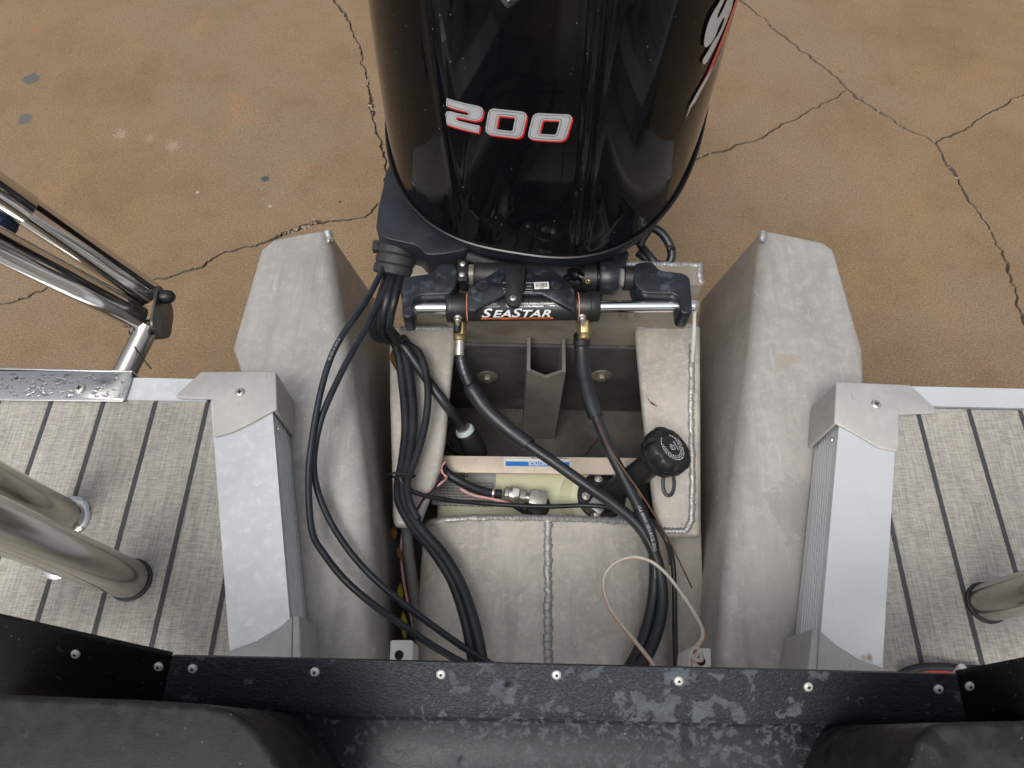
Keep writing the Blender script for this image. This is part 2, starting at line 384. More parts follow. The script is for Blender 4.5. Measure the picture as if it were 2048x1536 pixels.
# stained old concrete
def concrete():
    mt, nt, b = newmat('stained_concrete'); L = nt.links.new
    tc = nt.nodes.new('ShaderNodeTexCoord'); V = tc.outputs['Object']
    c = ramp(nt, noi(nt, 2.2, 8, .65, V), .33, .68, (.176,.117,.063,1), (.245,.167,.094,1))
    f = ramp(nt, noi(nt, 1.1, 5, .6, V), .45, .7); c = mix(nt, f, c, (.215,.155,.100,1))
    f = ramp(nt, noi(nt, 3.5, 6, .7, V), .56, .80); c = mix(nt, f, c, (.30,.165,.078,1))
    g = ramp(nt, noi(nt, 160, 4, .7, V), .30, .72, (.42,.42,.42,1), (1.52,1.50,1.46,1)); c = mix(nt, 1.0, c, g, 'MULTIPLY')
    f = ramp(nt, noi(nt, 110, 3, .6, V), .66, .72); c = mix(nt, f, c, (.38,.29,.195,1))
    f = ramp(nt, noi(nt, 95, 3, .6, tc.outputs['Generated']), .70, .74); c = mix(nt, f, c, (.10,.068,.042,1))
    f = ramp(nt, noi(nt, 14, 6, .75, V), .56, .72); c = mix(nt, f, c, (.165,.108,.062,1))
    f = ramp(nt, noi(nt, 40, 4, .6, V), .73, .76); c = mix(nt, f, c, (.08,.06,.045,1))
    # paint and oil spots, each with its own place on the slab
    for (px, py, rr, colr, k, ns, rag) in ((62,158,.034,(.075,.085,.095),.85,24,.45), (50,238,.030,(.085,.095,.10),.8,24,.45), (530,358,.016,(.035,.045,.06),.9,40,.5),
            (240,268,.022,(.36,.29,.21),.5,90,1.6), (345,292,.022,(.36,.29,.21),.5,90,1.6), (300,276,.016,(.36,.29,.21),.4,90,1.6), (70,60,.02,(.30,.12,.05),.5,60,1.2), (1560,860,.03,(.12,.08,.05),.5,40,.8),
            (680,404,.006,(.02,.02,.02),.9,60,.3), (395,385,.006,(.42,.38,.32),.9,60,.3), (540,412,.008,(.40,.35,.29),.8,60,.4), (1640,520,.008,(.12,.09,.06),.8,60,.4)):
        q = P(px, py, GZ); c = spot(nt, V, c, (q.x, q.y, 0), rr, colr, k, ns, rag)
    L(c, b.inputs['Base Color']); b.inputs['Roughness'].default_value = .75
    bp = nt.nodes.new('ShaderNodeBump'); bp.inputs['Strength'].default_value = .5; bp.inputs['Distance'].default_value = .003
    L(noi(nt, 140, 5, .7, V), bp.inputs['Height']); L(bp.outputs[0], b.inputs['Normal'])
    return mt
GZ = -1.15

MAT['nickel_d'] = M('dull_bolt', (.36,.34,.27), (.26,.245,.20), 40, (.3,.7), .4, .55, .6)
MAT['steel_plate'] = M('wet_steel_plate', (.66,.65,.64), (.60,.60,.60), 30, (.3,.7), .14, .24, 1.0, .12, 60)
MAT['alu_chan'] = M('channel_aluminium', (.16,.15,.135), (.27,.255,.225), 10, (.3,.7), .45, .65, .3, .2, 300, spots=(((.36,.30,.23), 16, .60, .72),))
MAT['floor_wet'] = M('wet_well_floor', (.06,.058,.052), (.16,.15,.13), 6, (.35,.65), .10, .45, .2, .1, 200, spots=(((.16,.10,.06), 9, .62, .72),))
MAT['tab'] = M('tab_aluminium', (.60,.58,.54), (.70,.69,.66), 40, (.3,.7), .45, .55, .25, .3, 400)
MAT['hose_grey'] = M('grey_hose', (.10,.10,.095), (.16,.155,.145), 20, (.3,.7), .5, .6)
MAT['bar'] = M('bar_aluminium', (.56,.46,.36), (.66,.58,.49), 22, (.3,.7), .5, .6, .15, .15, 400, spots=(((.44,.36,.28), 60, .60, .72),))
MAT['bead'] = M('rim_rubber', (.006,.006,.007), None, rough=.22, spec=.35)
MAT['dark_reflection_steel'] = M('dark_reflection_steel', (.09,.09,.088), (.14,.138,.13), 30, (.3,.7), .25, .4, .8)  # ladder steel with its dark reflection painted in as base colour
MAT['anod_clean'] = M('clean_anodised_rail', (.62,.64,.665), (.66,.68,.70), 12, (.3,.7), .30, .38, .35, .03, 300)
for _k in ('alu_pod', 'alu'):
    streaks(MAT[_k], (420, 9, 60), .66, .71, (.66,.65,.63), .7, .12); streaks(MAT[_k], (11, 480, 60), .68, .72, (.22,.215,.205), .6, -.25)
    streaks(MAT[_k], (26, 3.2, 8), .54, .74, (.285,.272,.25), .65)
for _k in ('anod', 'anod_clean'): streaks(MAT[_k], (300, 5, 60), .62, .72, (.55,.56,.58), .5, .09)
streaks(MAT['cast'], (200, 60, 60), .64, .72, (.30,.285,.26), .5, .3)
MAT['speck'] = M('dried_drop', (.20,.21,.22), None, rough=.5)

# ================================================================== GROUND with real cracks
def jag(pts, amp, step=.035, seed=0):
    """walk a polyline in small steps with a wandering offset"""
    out = []
    for i in range(len(pts)-1):
        a, b = Vector(pts[i]), Vector(pts[i+1]); L = (b-a).length; n = max(1, int(L/step)); t = (b-a)/L; nn = Vector((-t.y, t.x))
        for k in range(n):
            q = a + (b-a)*(k/n); o = .7*noise.noise(Vector((q.x*9+seed, q.y*9, seed))) + .55*noise.noise(Vector((q.x*27, q.y*27+seed, seed))) + .28*noise.noise(Vector((q.x*75, q.y*75+seed, seed)))
            out.append(q + nn*o*amp)
    out.append(Vector(pts[-1])); return out
def ground():
    cracks = [
        ([(560,-260),(640,-60),(668,0),(700,42),(722,105),(738,170),(746,240),(764,285),(775,345),(772,395),(745,420),(728,437),(690,437),(640,441),(600,455),(540,482),(500,490),(430,514),(380,541),(318,560),(230,580),(160,570),(95,575),(45,600),(0,611),(-150,640),(-420,660)], .0058),
        ([(1380,-180),(1480,0),(1540,50),(1600,100),(1650,132),(1690,176),(1740,212),(1800,248),(1868,288),(1905,340),(1945,405),(1978,462),(2012,525),(2045,640),(2075,780),(2120,1000)], .0064),
        ([(1692,180),(1650,205),(1600,232),(1540,265),(1480,291),(1430,305),(1385,322),(1300,350)], .0046),
        ([(1868,286),(1920,262),(1982,224),(2050,188),(2200,120),(2500,40)], .0050),
        ([(764,285),(800,300),(860,330)], .003),
    ]
    rub = []
    verts = [Vector((-60,-60)), Vector((60,-60)), Vector((60,60)), Vector((-60,60))]; faces = [[0,1,2,3]]
    for ci, (pp, hw) in enumerate(cracks):
        line = jag([PP(x, y, GZ) for x, y in pp], .020, .011, ci*13.7)
        Ls, Rs = [], []
        for i, q in enumerate(line):
            t = (line[min(i+1, len(line)-1)] - line[max(i-1, 0)]).normalized(); nn = Vector((-t.y, t.x))
            k = .55 + .8*abs(noise.noise(Vector((q.x*7, q.y*7, 3.3+ci)))) + max(0, 5.5*(noise.noise(Vector((q.x*5.3, q.y*5.3, 8+ci)))-.34))*(.6+.8*rnd.random())
            if i in (0, len(line)-1): k = .1
            if k > 1.45 or rnd.random() < .07:
                for _ in range(2): rub.append((q + nn*rnd.gauss(0, hw*1.6) + t*rnd.gauss(0,.006), rnd.uniform(.0018,.0065)*(1.3 if k > 1.6 else 1)))
            Ls.append(q + nn*hw*k*(.75+.6*rnd.random())); Rs.append(q - nn*hw*k*(.75+.6*rnd.random()))
        b = len(verts); poly = Rs + Ls[::-1]; verts += poly; faces.append(list(range(b, b+len(poly))))
    RUB.extend(rub)
    vo, eo, fo, ov, oe, of = delaunay_2d_cdt(verts, [], faces, 1, 1e-6)
    mb = MB(); top = [(v.x, v.y, 0) for v in vo]
    mb.v = [Vector(t) for t in top]; nb = len(top)
    depth = [-.012 - .006*rnd.random() for _ in vo]
    mb.v += [Vector((v.x, v.y, d)) for v, d in zip(vo, depth)]
    edge = {}
    for f, org in zip(fo, of):
        crack = any(i > 0 for i in org)
        if crack:
            mb.f.append([i+nb for i in f]); mb.mi.append(1)
            for i in range(len(f)): edge.setdefault(frozenset((f[i], f[(i+1) % len(f)])), []).append((f[i], f[(i+1) % len(f)]))
        else: mb.f.append(list(f)); mb.mi.append(0)
    for k, l in edge.items():
        if len(l) == 1:
            a, b = l[0]; mb.f.append([a, b, b+nb, a+nb]); mb.mi.append(2)
    me = bpy.data.meshes.new('ground'); me.from_pydata(mb.v, [], mb.f)
    for mm in (concrete(), M('crack_dirt', (.035,.028,.02), (.10,.08,.055), 40, (.4,.75), .9, spots=(((.03,.045,.02), 9, .66, .72),)), M('broken_concrete', (.16,.12,.085), (.26,.21,.16), 60, rough=.9)): me.materials.append(mm)
    for p, i in zip(me.polygons, mb.mi): p.material_index = i
    o = bpy.data.objects.new('ground', me); COL.objects.link(o); o.location = (0,0,GZ)
    return tag(o, 'cracked tan concrete yard stained brown and orange', kind='structure')
RUB = []
ground()
mb = MB()
for q, r in RUB:
    if abs(q.x) > 3.2 or q.y > 4.5 or q.y < -.2: continue
    an = rnd.uniform(0, 6.28); st = rnd.uniform(.6, 1.5); hh = rnd.uniform(.3,.7)
    ring = lambda f, z: [(q.x + r*f*st*math.cos(an+k*1.0472+.3*rnd.random()), q.y + r*f/st*math.sin(an+k*1.0472+.3*rnd.random()), GZ + z) for k in range(6)]
    mb.add(ring(1, -.006) + ring(.95, .0006) + ring(.55, .0006 + r*hh*.45), [(i*6+k, i*6+(k+1) % 6, i*6+6+(k+1) % 6, i*6+6+k) for i in range(2) for k in range(6)] + [tuple(range(12,18))])
tag(mb.build('crack_rubble', M('concrete_crumbs', (.13,.10,.07), (.31,.245,.18), 30, (.35,.65), .9), None, smooth=None), 'pale concrete crumbs lying along the cracks in the yard', 'rubble', kind='stuff')

# ================================================================== BOAT
BX = .066                                   # boat centreline
boat = thing('pontoon_boat', (BX, .2, -.65), 'pontoon boat stern with woven grey deck, pale rails and bare aluminium motor well', 'boat')

add_spots(MAT['alu_pod'], [(P(1568,724,-.113), .020, (.40,.35,.29), .75, 45, .9), (P(1588,718,-.113), .014, (.40,.35,.29), .7, 45, .9), (P(600,930,-.113), .012, (.30,.29,.27), .6, 60, .8),
    (P(1540,1150,-.113), .07, (.42,.40,.37), .45, 14, .7), (P(1600,1010,-.113), .05, (.30,.285,.265), .5, 16, .8), (P(560,620,-.113), .05, (.44,.41,.37), .4, 18, .8)], BASE[boat.name])  # the dark spot beside the right rail paints in the rail's shadow
add_spots(MAT['anod_clean'], [(P(1739,1315,0), .0042, (.22,.11,.04), .8, 120, .4), (P(1728,1315,0), .0026, (.26,.14,.06), .8, 120, .4)], BASE[boat.name])
# --- deck floors: the woven sheet, each side of the motor notch
def lerp(a, b, t): return (a[0]+(b[0]-a[0])*t, a[1]+(b[1]-a[1])*t)
def ext(a, b, y):                           # point on line a-b at height y
    t = (y-a[1])/(b[1]-a[1]); return lerp(a, b, t)
LA, LB = (PP(427,872,0), PP(460,1310,0)), (PP(545,825,0), PP(579,1231,0))       # inner / outer edge of left side rail
RA, RB = (PP(1790,895,0), PP(1765,1335,0)), (PP(1678,851,0), PP(1642,1260,0))   # right side rail
YF = -.55
YBL, YBR = .548, .566                       # aft edge of the deck frame, left and right
XL, XR = -1.3, 1.32
x0L = P(310,800,0).x - BX; x0R = P(1858,900,0).x - BX
mb = MB(); mb.prism([(XL,YF), ext(*LA,YF), ext(*LA,YBL-.05), (XL,YBL-.05)], -.03, -.004)
mb.build('deck_floor', deck_mat(x0L), boat, smooth=None)
mb = MB(); mb.prism([(XR,YF), ext(*RA,YF), ext(*RA,YBR-.05), (XR,YBR-.05)], -.03, -.004)
mb.build('deck_floor', deck_mat(x0R), boat, smooth=None)
# --- frame rails: an extruded profile, ribbed on its outer side
def rail(inner0, inner1, outer0, outer1, name='frame_rail', ribs=8, h=.105, mat='anod'):
    """inner/outer: 2-D ends of the two top edges"""
    prof = [(0,-h), (0,0), (1,0)]
    for k in range(ribs):
        z0 = -.012 - k*(h-.024)/ribs; dz = (h-.024)/ribs
        prof += [(1,z0), (1,z0-dz*.55,), ('in',z0-dz*.6), ('in',z0-dz*.95)]
    prof += [(1,-h)]
    rows = []
    for (i, o) in ((inner0, outer0), (inner1, outer1)):
        i, o = Vector(i), Vector(o); d = (o-i); L = d.length; row = []
        for u, z in prof:
            q = i + d*(1 - .0016/L) if u == 'in' else i + d*u
            row.append((q.x, q.y, z))
        row.append(row[0]); rows.append(row)
    mb = MB(); mb.grid(rows); n = len(rows[0])-1
    mb.f.append(list(range(n))[::-1]); mb.mi.append(0); mb.f.append([n+1+i for i in range(n)]); mb.mi.append(0)
    return mb.build(name, MAT[mat], boat, smooth=30)
rail(ext(*LA,YF), ext(*LA,YBL-.012), ext(*LB,YF), ext(*LB,YBL-.012))
rail(ext(*RA,YF), ext(*RA,YBR-.012), ext(*RB,YF), ext(*RB,YBR-.012), mat='anod_clean')
cL = ext(*LA, YBL-.03); cR = ext(*RA, YBR-.03)
rail((XL, YBL-.05), (cL[0]-.002, YBL-.05), (XL, YBL-.008), (cL[0]-.002, YBL-.008), ribs=4)
rail((XR, YBR-.047), (cR[0]+.002, YBR-.047), (XR, YBR-.010), (cR[0]+.002, YBR-.010), ribs=4, mat='anod_clean')

def screw_head(px, py, z, r, parent, kind='cross', name='screw', axis=(0,0,1), mat='screw', pt=None):
    o = pt if pt is not None else P(px, py, z); mb = MB(); ax = Vector(axis).normalized(); h = r*.42
    mb.lathe([(r, -.001), (r, h*.25), (r*.9, h*.6), (r*.62, h*.92), (r*.34, h)], o, ax, 18)
    u = Vector((1,.3,0)); u = (u - ax*u.dot(ax)).normalized(); v = ax.cross(u); t = o + ax*(h+.0003); mb.cur = 1
    if kind == 'cross':
        L, W = r*.5, r*.13
        mb.add([t+u*L+v*W, t+u*W+v*W, t+u*W+v*L, t-u*W+v*L, t-u*W+v*W, t-u*L+v*W, t-u*L-v*W, t-u*W-v*W, t-u*W-v*L, t+u*W-v*L, t+u*W-v*W, t+u*L-v*W], [tuple(range(12))])
    elif kind == 'hex':
        mb.add([t + (u*math.cos(k*math.pi/3)+v*math.sin(k*math.pi/3))*r*.34 for k in range(6)], [tuple(range(6))])
    return mb.build(name, [MAT[mat], MAT['hole']], parent, smooth=40, fix=False)
# --- cast corner caps
def cap(poly_px, skirt, screw_px, rivet_px, side, foot=None):
    a, b = Vector(PP(*skirt[0], .006)), Vector(PP(*skirt[1], .006)); t = (b-a).normalized(); n = Vector((t.y, -t.x))*side
    top = []
    for x, y in poly_px:
        q = Vector(PP(x, y, .006))
        if (q-a).length < .006 or (q-b).length < .006: q = q + n*.0075
        top.append((q.x, q.y))
    mb = MB(); mb.prism(top, .0008, .006)
    q = [a - t*.0005, b - t*.0008, b + n*.0068 - t*.0008, a + n*.0068 - t*.0005]
    mb.hexa([(p.x, p.y, -.112) for p in q], [(p.x, p.y, .0025) for p in q])
    o = mb.build('corner_cap', MAT['cast'], boat, smooth=40, bevel=.003, bseg=3)
    screw_head(*screw_px, .006, .0085, o)
    if rivet_px: screw_head(*rivet_px, -.02, .006, o, kind=None, name='rivet', axis=(n.x, n.y, 0), pt=P(*rivet_px, -.022) + Vector((n.x, n.y, 0))*.001)
    return o
cap([(352,794),(352,789),(402,743),(543,743),(545,820),(524,834),(498,848),(465,864),(428,874),(425,798),(362,797)], [(543,743),(545,822)], (480,785), (557,858), -1)
cap([(1681,765),(1820,769),(1832,779),(1873,818),(1868,826),(1799,829),(1798,904),(1757,895),(1716,870),(1677,847)], [(1681,765),(1677,848)], (1752,809), (1663,880), 1)
def foot(poly_px, skirt, side):
    mb = MB(); mb.prism([PP(x, y, .006) for x, y in poly_px], .0008, .006)
    a, b = Vector(PP(*skirt[0], .006)), Vector(PP(*skirt[1], .006)); t = (b-a).normalized(); n = Vector((t.y, -t.x))*side
    q = [a, b, b + n*.016, a + n*.010]
    mb.hexa([(p.x, p.y, -.112) for p in q], [(p.x, p.y, .0052) for p in q])
    return mb.build('corner_cap', MAT['cast'], boat, smooth=40, bevel=.003, bseg=3)
foot([(455,1304),(512,1282),(560,1254),(585,1231),(582,1400),(455,1400)], [(585,1231),(582,1400)], -1)
foot([(1770,1338),(1716,1317),(1674,1290),(1639,1260),(1630,1420),(1770,1420)], [(1639,1260),(1630,1420)], 1)

# --- stainless scuff plate on the left aft rail
mb = MB(); mb.prism(rounded([PP(x, y, .006) for x, y in [(-260,740),(264,743),(262,757),(247,803),(-260,798)]], .006), .0012, .006)
a = P(-260,740,.006); b = P(264,743,.006); mb.box((a.x, b.y-.001, -.06), (b.x, b.y+.003, .0052))
sp = mb.build('scuff_plate', MAT['steel_plate'], boat, smooth=40, bevel=.0012)
screw_head(160, 777, .006, .0095, sp)
d = MB()
for k in range(150):
    x, y = rnd.uniform(0, 250), rnd.uniform(747, 797)
    if abs(x-160) < 16 and abs(y-777) < 14: continue
    c = P(x, y, .0058); r = rnd.choice((.0012,.0016,.0022,.003)); st = rnd.uniform(1, 2.6); an = rnd.uniform(-.5,.5)
    vs = []
    for (rr, h) in ((1,0), (.85,.35), (.45,.6), (.05,.68)):
        for j in range(8):
            t = j*math.pi/4; ex, ey = math.cos(t)*rr*r*st, math.sin(t)*rr*r*(1+.3*math.sin(3*t+k))
            vs.append((c.x + ex*math.cos(an) - ey*math.sin(an), c.y + ex*math.sin(an) + ey*math.cos(an), c.z + h*r*.6))
    d.add(vs, [(i*8+j, i*8+(j+1) % 8, i*8+8+(j+1) % 8, i*8+8+j) for i in range(3) for j in range(8)] + [tuple(range(24,32))])
tag(d.build('water_droplets', MAT['drop'], sp, smooth=80), kind='stuff')

# --- welded pods (hull side boxes) either side of the notch
def pod(top_px, bot_px, zt=-.113, zb=-.46):
    top = [PP(x, y, zt) for x, y in top_px]; bot = [PP(x, y, zb) if z else PP(x, y, zt) for x, y, z in bot_px]
    n = len(top); area = sum(top[i][0]*top[(i+1)%n][1] - top[(i+1)%n][0]*top[i][1] for i in range(n))
    if area < 0: top, bot = top[::-1], bot[::-1]
    mb = MB(); mb.add([(x, y, zb) for x, y in bot] + [(x, y, zt) for x, y in top], [tuple(range(n-1,-1,-1)), tuple(range(n, 2*n))] + [(i, (i+1) % n, n+(i+1) % n, n+i) for i in range(n)])
    o = mb.build('hull_pod', MAT['alu_pod'], boat, smooth=None)
    base = BASE[boat.name]; inner = [Vector(PP(*top_px[i], zt)) for i in range(n) if bot_px[i][2]]
    bm = bmesh.new(); bm.from_mesh(o.data)
    isin = lambda v: v.co.z > (zt-base.z)-1e-4 and any((Vector((v.co.x+base.x, v.co.y+base.y)) - q).length < 1e-4 for q in inner)
    es = [e for e in bm.edges if isin(e.verts[0]) and isin(e.verts[1])]
    bmesh.ops.bevel(bm, geom=es, offset=.026, segments=6, affect='EDGES', profile=.5, clamp_overlap=True)
    es = [e for e in bm.edges if len(e.link_faces) == 2 and e.calc_face_angle(0) > R(32)]
    bmesh.ops.bevel(bm, geom=es, offset=.007, segments=3, affect='EDGES', profile=.5, clamp_overlap=True)
    bm.to_mesh(o.data); bm.free(); me = o.data
    me.polygons.foreach_set('use_smooth', [True]*len(me.polygons)); me.set_sharp_from_angle(angle=R(50))
    return o
podL = pod([(522,498),(548,478),(655,457),(702,730),(738,1000),(772,1500),(440,1500),(480,740),(465,695)],
           [(522,498,0),(548,478,0),(752,600,1),(794,700,1),(799,1000,1),(812,1500,1),(440,1500,0),(480,740,0),(465,695,0)])
podR = pod([(1525,458),(1648,484),(1668,500),(1726,700),(1728,760),(1700,1500),(1418,1500),(1462,1000),(1500,730)],
           [(1402,600,1),(1648,484,0),(1668,500,0),(1726,700,0),(1728,760,0),(1700,1500,0),(1380,1500,1),(1387,1000,1),(1389,700,1)])
def weld(pts, r=.005, parent=boat, pitch=.0070, flat=.6, up=(0,0,1), wob=.0016):
    pts = [Vector(p) for p in pts]; out = []; rs = []; d = 0
    for i in range(len(pts)-1):
        L = (pts[i+1]-pts[i]).length; n = max(2, int(L/.001))
        for k in range(n):
            s = d + L*k/n; ph = (s/pitch) % 1
            q = pts[i].lerp(pts[i+1], k/n)
            w_ = wob*noise.noise(q*90)
            out.append(q + Vector((w_, w_, 0))); rs.append(r*(.66 + .42*(1-ph)**.6 + .22*noise.noise(q*70)))
        d += L
    out.append(pts[-1]); rs.append(r*.7)
    return MB().tube(out, rs, 8, True, flat, up).build('weld_bead', MAT['weld'], parent, smooth=50)
weld([P(656,462,-.1135), P(660,482,-.1135)], .008, podL)
weld([P(1526,464,-.1135), P(1524,484,-.1135)], .008, podR)

# --- motor well: transom, ledges, bottom, mound
TY = .800
txl, txr = -.232, .372
mb = MB(); mb.box((txl, TY, -.66), (txr, TY+.05, -.062)); tr = mb.build('transom', MAT['alu_stain'], boat, bevel=.004)
weld([(txl+.005, TY+.049, -.062), (txr-.004, TY+.049, -.062), (txr-.004, TY+.002, -.062)], .006, tr)
# rear lip above the transom, welded
zS = PY(1058, 690, TY-.006).z
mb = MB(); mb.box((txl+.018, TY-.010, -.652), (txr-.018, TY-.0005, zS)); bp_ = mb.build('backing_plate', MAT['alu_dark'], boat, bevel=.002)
def bolt(px, py, y, parent, rw=.026, rb=.012):
    o = PY(px, py, y); mb = MB()
    mb.lathe([(rw,0),(rw,.003),(rw*.96,.0038),(rb*1.1,.004)], o, (0,-1,0), 28)
    mb2 = MB(); mb2.lathe([(rb,.004),(rb,.013),(rb*.85,.0148),(rb*.4,.015)], o, (0,-1,0), 6)
    a = mb.build('washer', MAT['nickel_d'], parent, smooth=40); mb2.build('bolt_head', MAT['nickel_d'], parent, smooth=20, bevel=.0008)
bolt(975, 752, TY-.0102, bp_); bolt(1203, 750, TY-.0102, bp_)
# washers on the upper transom behind the rod
for (px, py) in ((1262,628),(905,640)):
    o = PY(px, py, TY-.0005); MB().lathe([(.024,0),(.024,.003),(.010,.0035),(.010,.012),(.004,.013)], o, (0,-1,0), 24).build('washer', MAT['alu_stain'], tr, smooth=40)
# upright channel stiffener
zc = PY(1058, 676, TY-.012).z; yc = P(1058, 742, zc).y; xa, xb = PY(1058,676,TY-.012).x, PY(1127,676,TY-.012).x
xa -= .004; xb += .004; tk = .0075
mb = MB()
mb.box((xa, yc, -.652), (xa+tk, TY-.0105, zc)); mb.box((xb-tk, yc, -.652), (xb, TY-.0105, zc)); 
xm = (xa+xb)/2; zv = zc - .004
mb.hexa([(xa+tk, yc, -.652), (xm, yc, -.652), (xm, yc+tk, -.652), (xa+tk, yc+tk, -.652)], [(xa+tk, yc, zv), (xm, yc, zv-.028), (xm, yc+tk, zv-.028), (xa+tk, yc+tk, zv)])
mb.hexa([(xm, yc, -.652), (xb-tk, yc, -.652), (xb-tk, yc+tk, -.652), (xm, yc+tk, -.652)], [(xm, yc, zv-.028), (xb-tk, yc, zv), (xb-tk, yc+tk, zv), (xm, yc+tk, zv-.028)])
mb.build('channel_stiffener', MAT['alu_chan'], boat, smooth=30)
# bottom of the well and the gap floors
mb = MB(); mb.box((txl+.004, -.5, -.668), (txr-.004, TY-.002, -.652)); wf = mb.build('well_floor', MAT['floor_wet'], boat, smooth=None)
# side ledges, with rounded inner edge, walls down to the bottom
ZL = -.23
def ledge(px):
    mb = MB(); mb.prism([PP(x, y, ZL) for x, y in px], ZL-.024, ZL); return mb.build('well_ledge', MAT['alu'], boat, smooth=50, bevel=.010, bseg=4)
lgL = ledge([(778,652),(915,652),(905,730),(890,880),(880,940),(838,1052),(786,1052),(779,800)])
lgR = ledge([(1270,652),(1402,648),(1404,1072),(1322,1072),(1308,1010),(1292,880),(1280,760)])
weld([P(1384,690,ZL+.001), P(1382,830,ZL+.001), P(1385,960,ZL+.001), P(1383,1040,ZL+.001), P(1372,1062,ZL+.001), P(1325,1062,ZL+.001)], .0068, lgR)
weld([P(1275,654,ZL), P(1386,650,ZL)], .006, lgR); weld([P(800,656,ZL), P(912,656,ZL)], .006, lgL)
for (xa_, xb_) in ((txl+.004, txl+.016), (txr-.016, txr-.004)):
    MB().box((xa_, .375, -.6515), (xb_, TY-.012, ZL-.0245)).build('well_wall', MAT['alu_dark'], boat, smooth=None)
for (xa_, xb_, y1_) in ((-.30, -.16, .46),):
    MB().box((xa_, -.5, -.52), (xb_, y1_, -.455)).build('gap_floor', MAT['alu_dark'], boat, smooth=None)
MB().prism([PP(1335,1056,-.285), PP(1403,1056,-.285), (P(1403,1056,-.285).x-.06, -.5), (P(1335,1056,-.285).x-.06, -.5)], -.46, -.285).build('side_plate', MAT['alu'], boat, smooth=40, bevel=.004)
for x_ in (-1.0, 1.13):
    MB().lathe([(.05,0),(.22,.05),(.29,.18),(.30,.3),(.30,2.2)], (x_, .42, -.45), (0,-1,0), 36).build('pontoon_tube', MAT['alu_pod'], boat, smooth=60)
# mound: rounded top of the centre hull, forward of the tank
prof = [(0,0),(.05,-.0012),(.1,-.005),(.14,-.011),(.17,-.018),(.195,-.028),(.215,-.042),(.23,-.062),(.240,-.09),(.246,-.14),(.250,-.44)]
prof = [(-a, b) for a, b in prof[:0:-1]] + prof
MZ = -.195; rows = []
for (y, dz) in ((-.45,0), (.1,0), (P(1093,1034,MZ).y, 0)):
    rows.append([(BX+.006+x, y, MZ+z+dz) for x, z in prof])
yE = rows[-1][0][1]
mb = MB(); mb.grid(rows); mb.grid([rows[-1], [(x, y-.004, z-.012) for x, y, z in rows[-1]]])
md = mb.build('hull_mound', MAT['alu'], boat, smooth=60)
weld([(x, yE-.002, z+.001) for x, y, z in rows[-1][3:-3]], .0072, md)
weld([(BX+.006+.0007*math.sin(k*2.1), yE - k*.02, MZ+.001) for k in range(26)], .0078, md, pitch=.013, flat=.5)
# tabs with bolt holes in front of the mound
for (x0, x1, y0, y1, hx, hy, z) in ((778,826,1280,1345,798,1310,-.03), (1374,1422,1296,1360,1402,1322,-.03)):
    poly = rounded([PP(x0,y1,z), PP(x0+3,y0,z), PP(x1,y0,z), PP(x1,y1,z)], .004)
    t = MB().prism(poly, z-.075, z).build('bolt_tab', MAT['tab'], boat, smooth=40, bevel=.002)
    h = P(hx, hy, z+.0006); MB().add([(h.x+.0068*math.cos(k*.3927), h.y+.0068*math.sin(k*.3927), h.z) for k in range(16)], [tuple(range(16))]).build('bolt_hole', MAT['hole'], t, smooth=None)
# aluminium crossbar with the notice sticker
zb = -.285
c0, c1 = P(880,911,zb), P(1300,916,zb); e0, e1 = P(880,944,zb), P(1300,950,zb)
mb = MB(); mb.hexa([(e0.x,e0.y,zb-.006),(e1.x,e1.y,zb-.006),(c1.x,c1.y,zb-.006),(c0.x,c0.y,zb-.006)], [(e0.x,e0.y,zb),(e1.x,e1.y,zb),(c1.x,c1.y,zb),(c0.x,c0.y,zb)])
mb.hexa([(c0.x,c0.y-.006,zb-.05),(c1.x,c1.y-.006,zb-.05),(c1.x,c1.y,zb-.05),(c0.x,c0.y,zb-.05)], [(c0.x,c0.y-.006,zb-.0055),(c1.x,c1.y-.006,zb-.0055),(c1.x,c1.y,zb-.0055),(c0.x,c0.y,zb-.0055)])
bar = mb.build('crossbar', MAT['bar'], boat, smooth=30, bevel=.0012)
n0 = P(1142,936,zb); n1 = P(1008,913,zb)     # label frame is read from aft: u runs to the left, v towards the camera
LW, LH = abs(n0.x-n1.x), abs(n1.y-n0.y); ang = math.atan2(c1.y-c0.y, c1.x-c0.x)
def lab(u, v, dz=.0006):                     # u,v in metres from the label's own bottom-left corner
    q = Vector((-u, -v)); ca, sa = math.cos(ang), math.sin(ang)
    return (n0.x + q.x*ca - q.y*sa, n1.y + q.x*sa + q.y*ca, zb + dz)
def rect(x0, y0, x1, y1): return [(x0,y0),(x1,y0),(x1,y1),(x0,y1)]
st = poly_decal('notice_sticker', [rect(0,0,LW,LH)], lambda u, v: lab(u, v, .0006), MAT['white'], bar, 1)
def frame(x0,y0,x1,y1,t): return [rect(x0,y0,x1,y0+t), rect(x0,y1-t,x1,y1), rect(x0,y0,x0+t,y1), rect(x1-t,y0,x1,y1)]
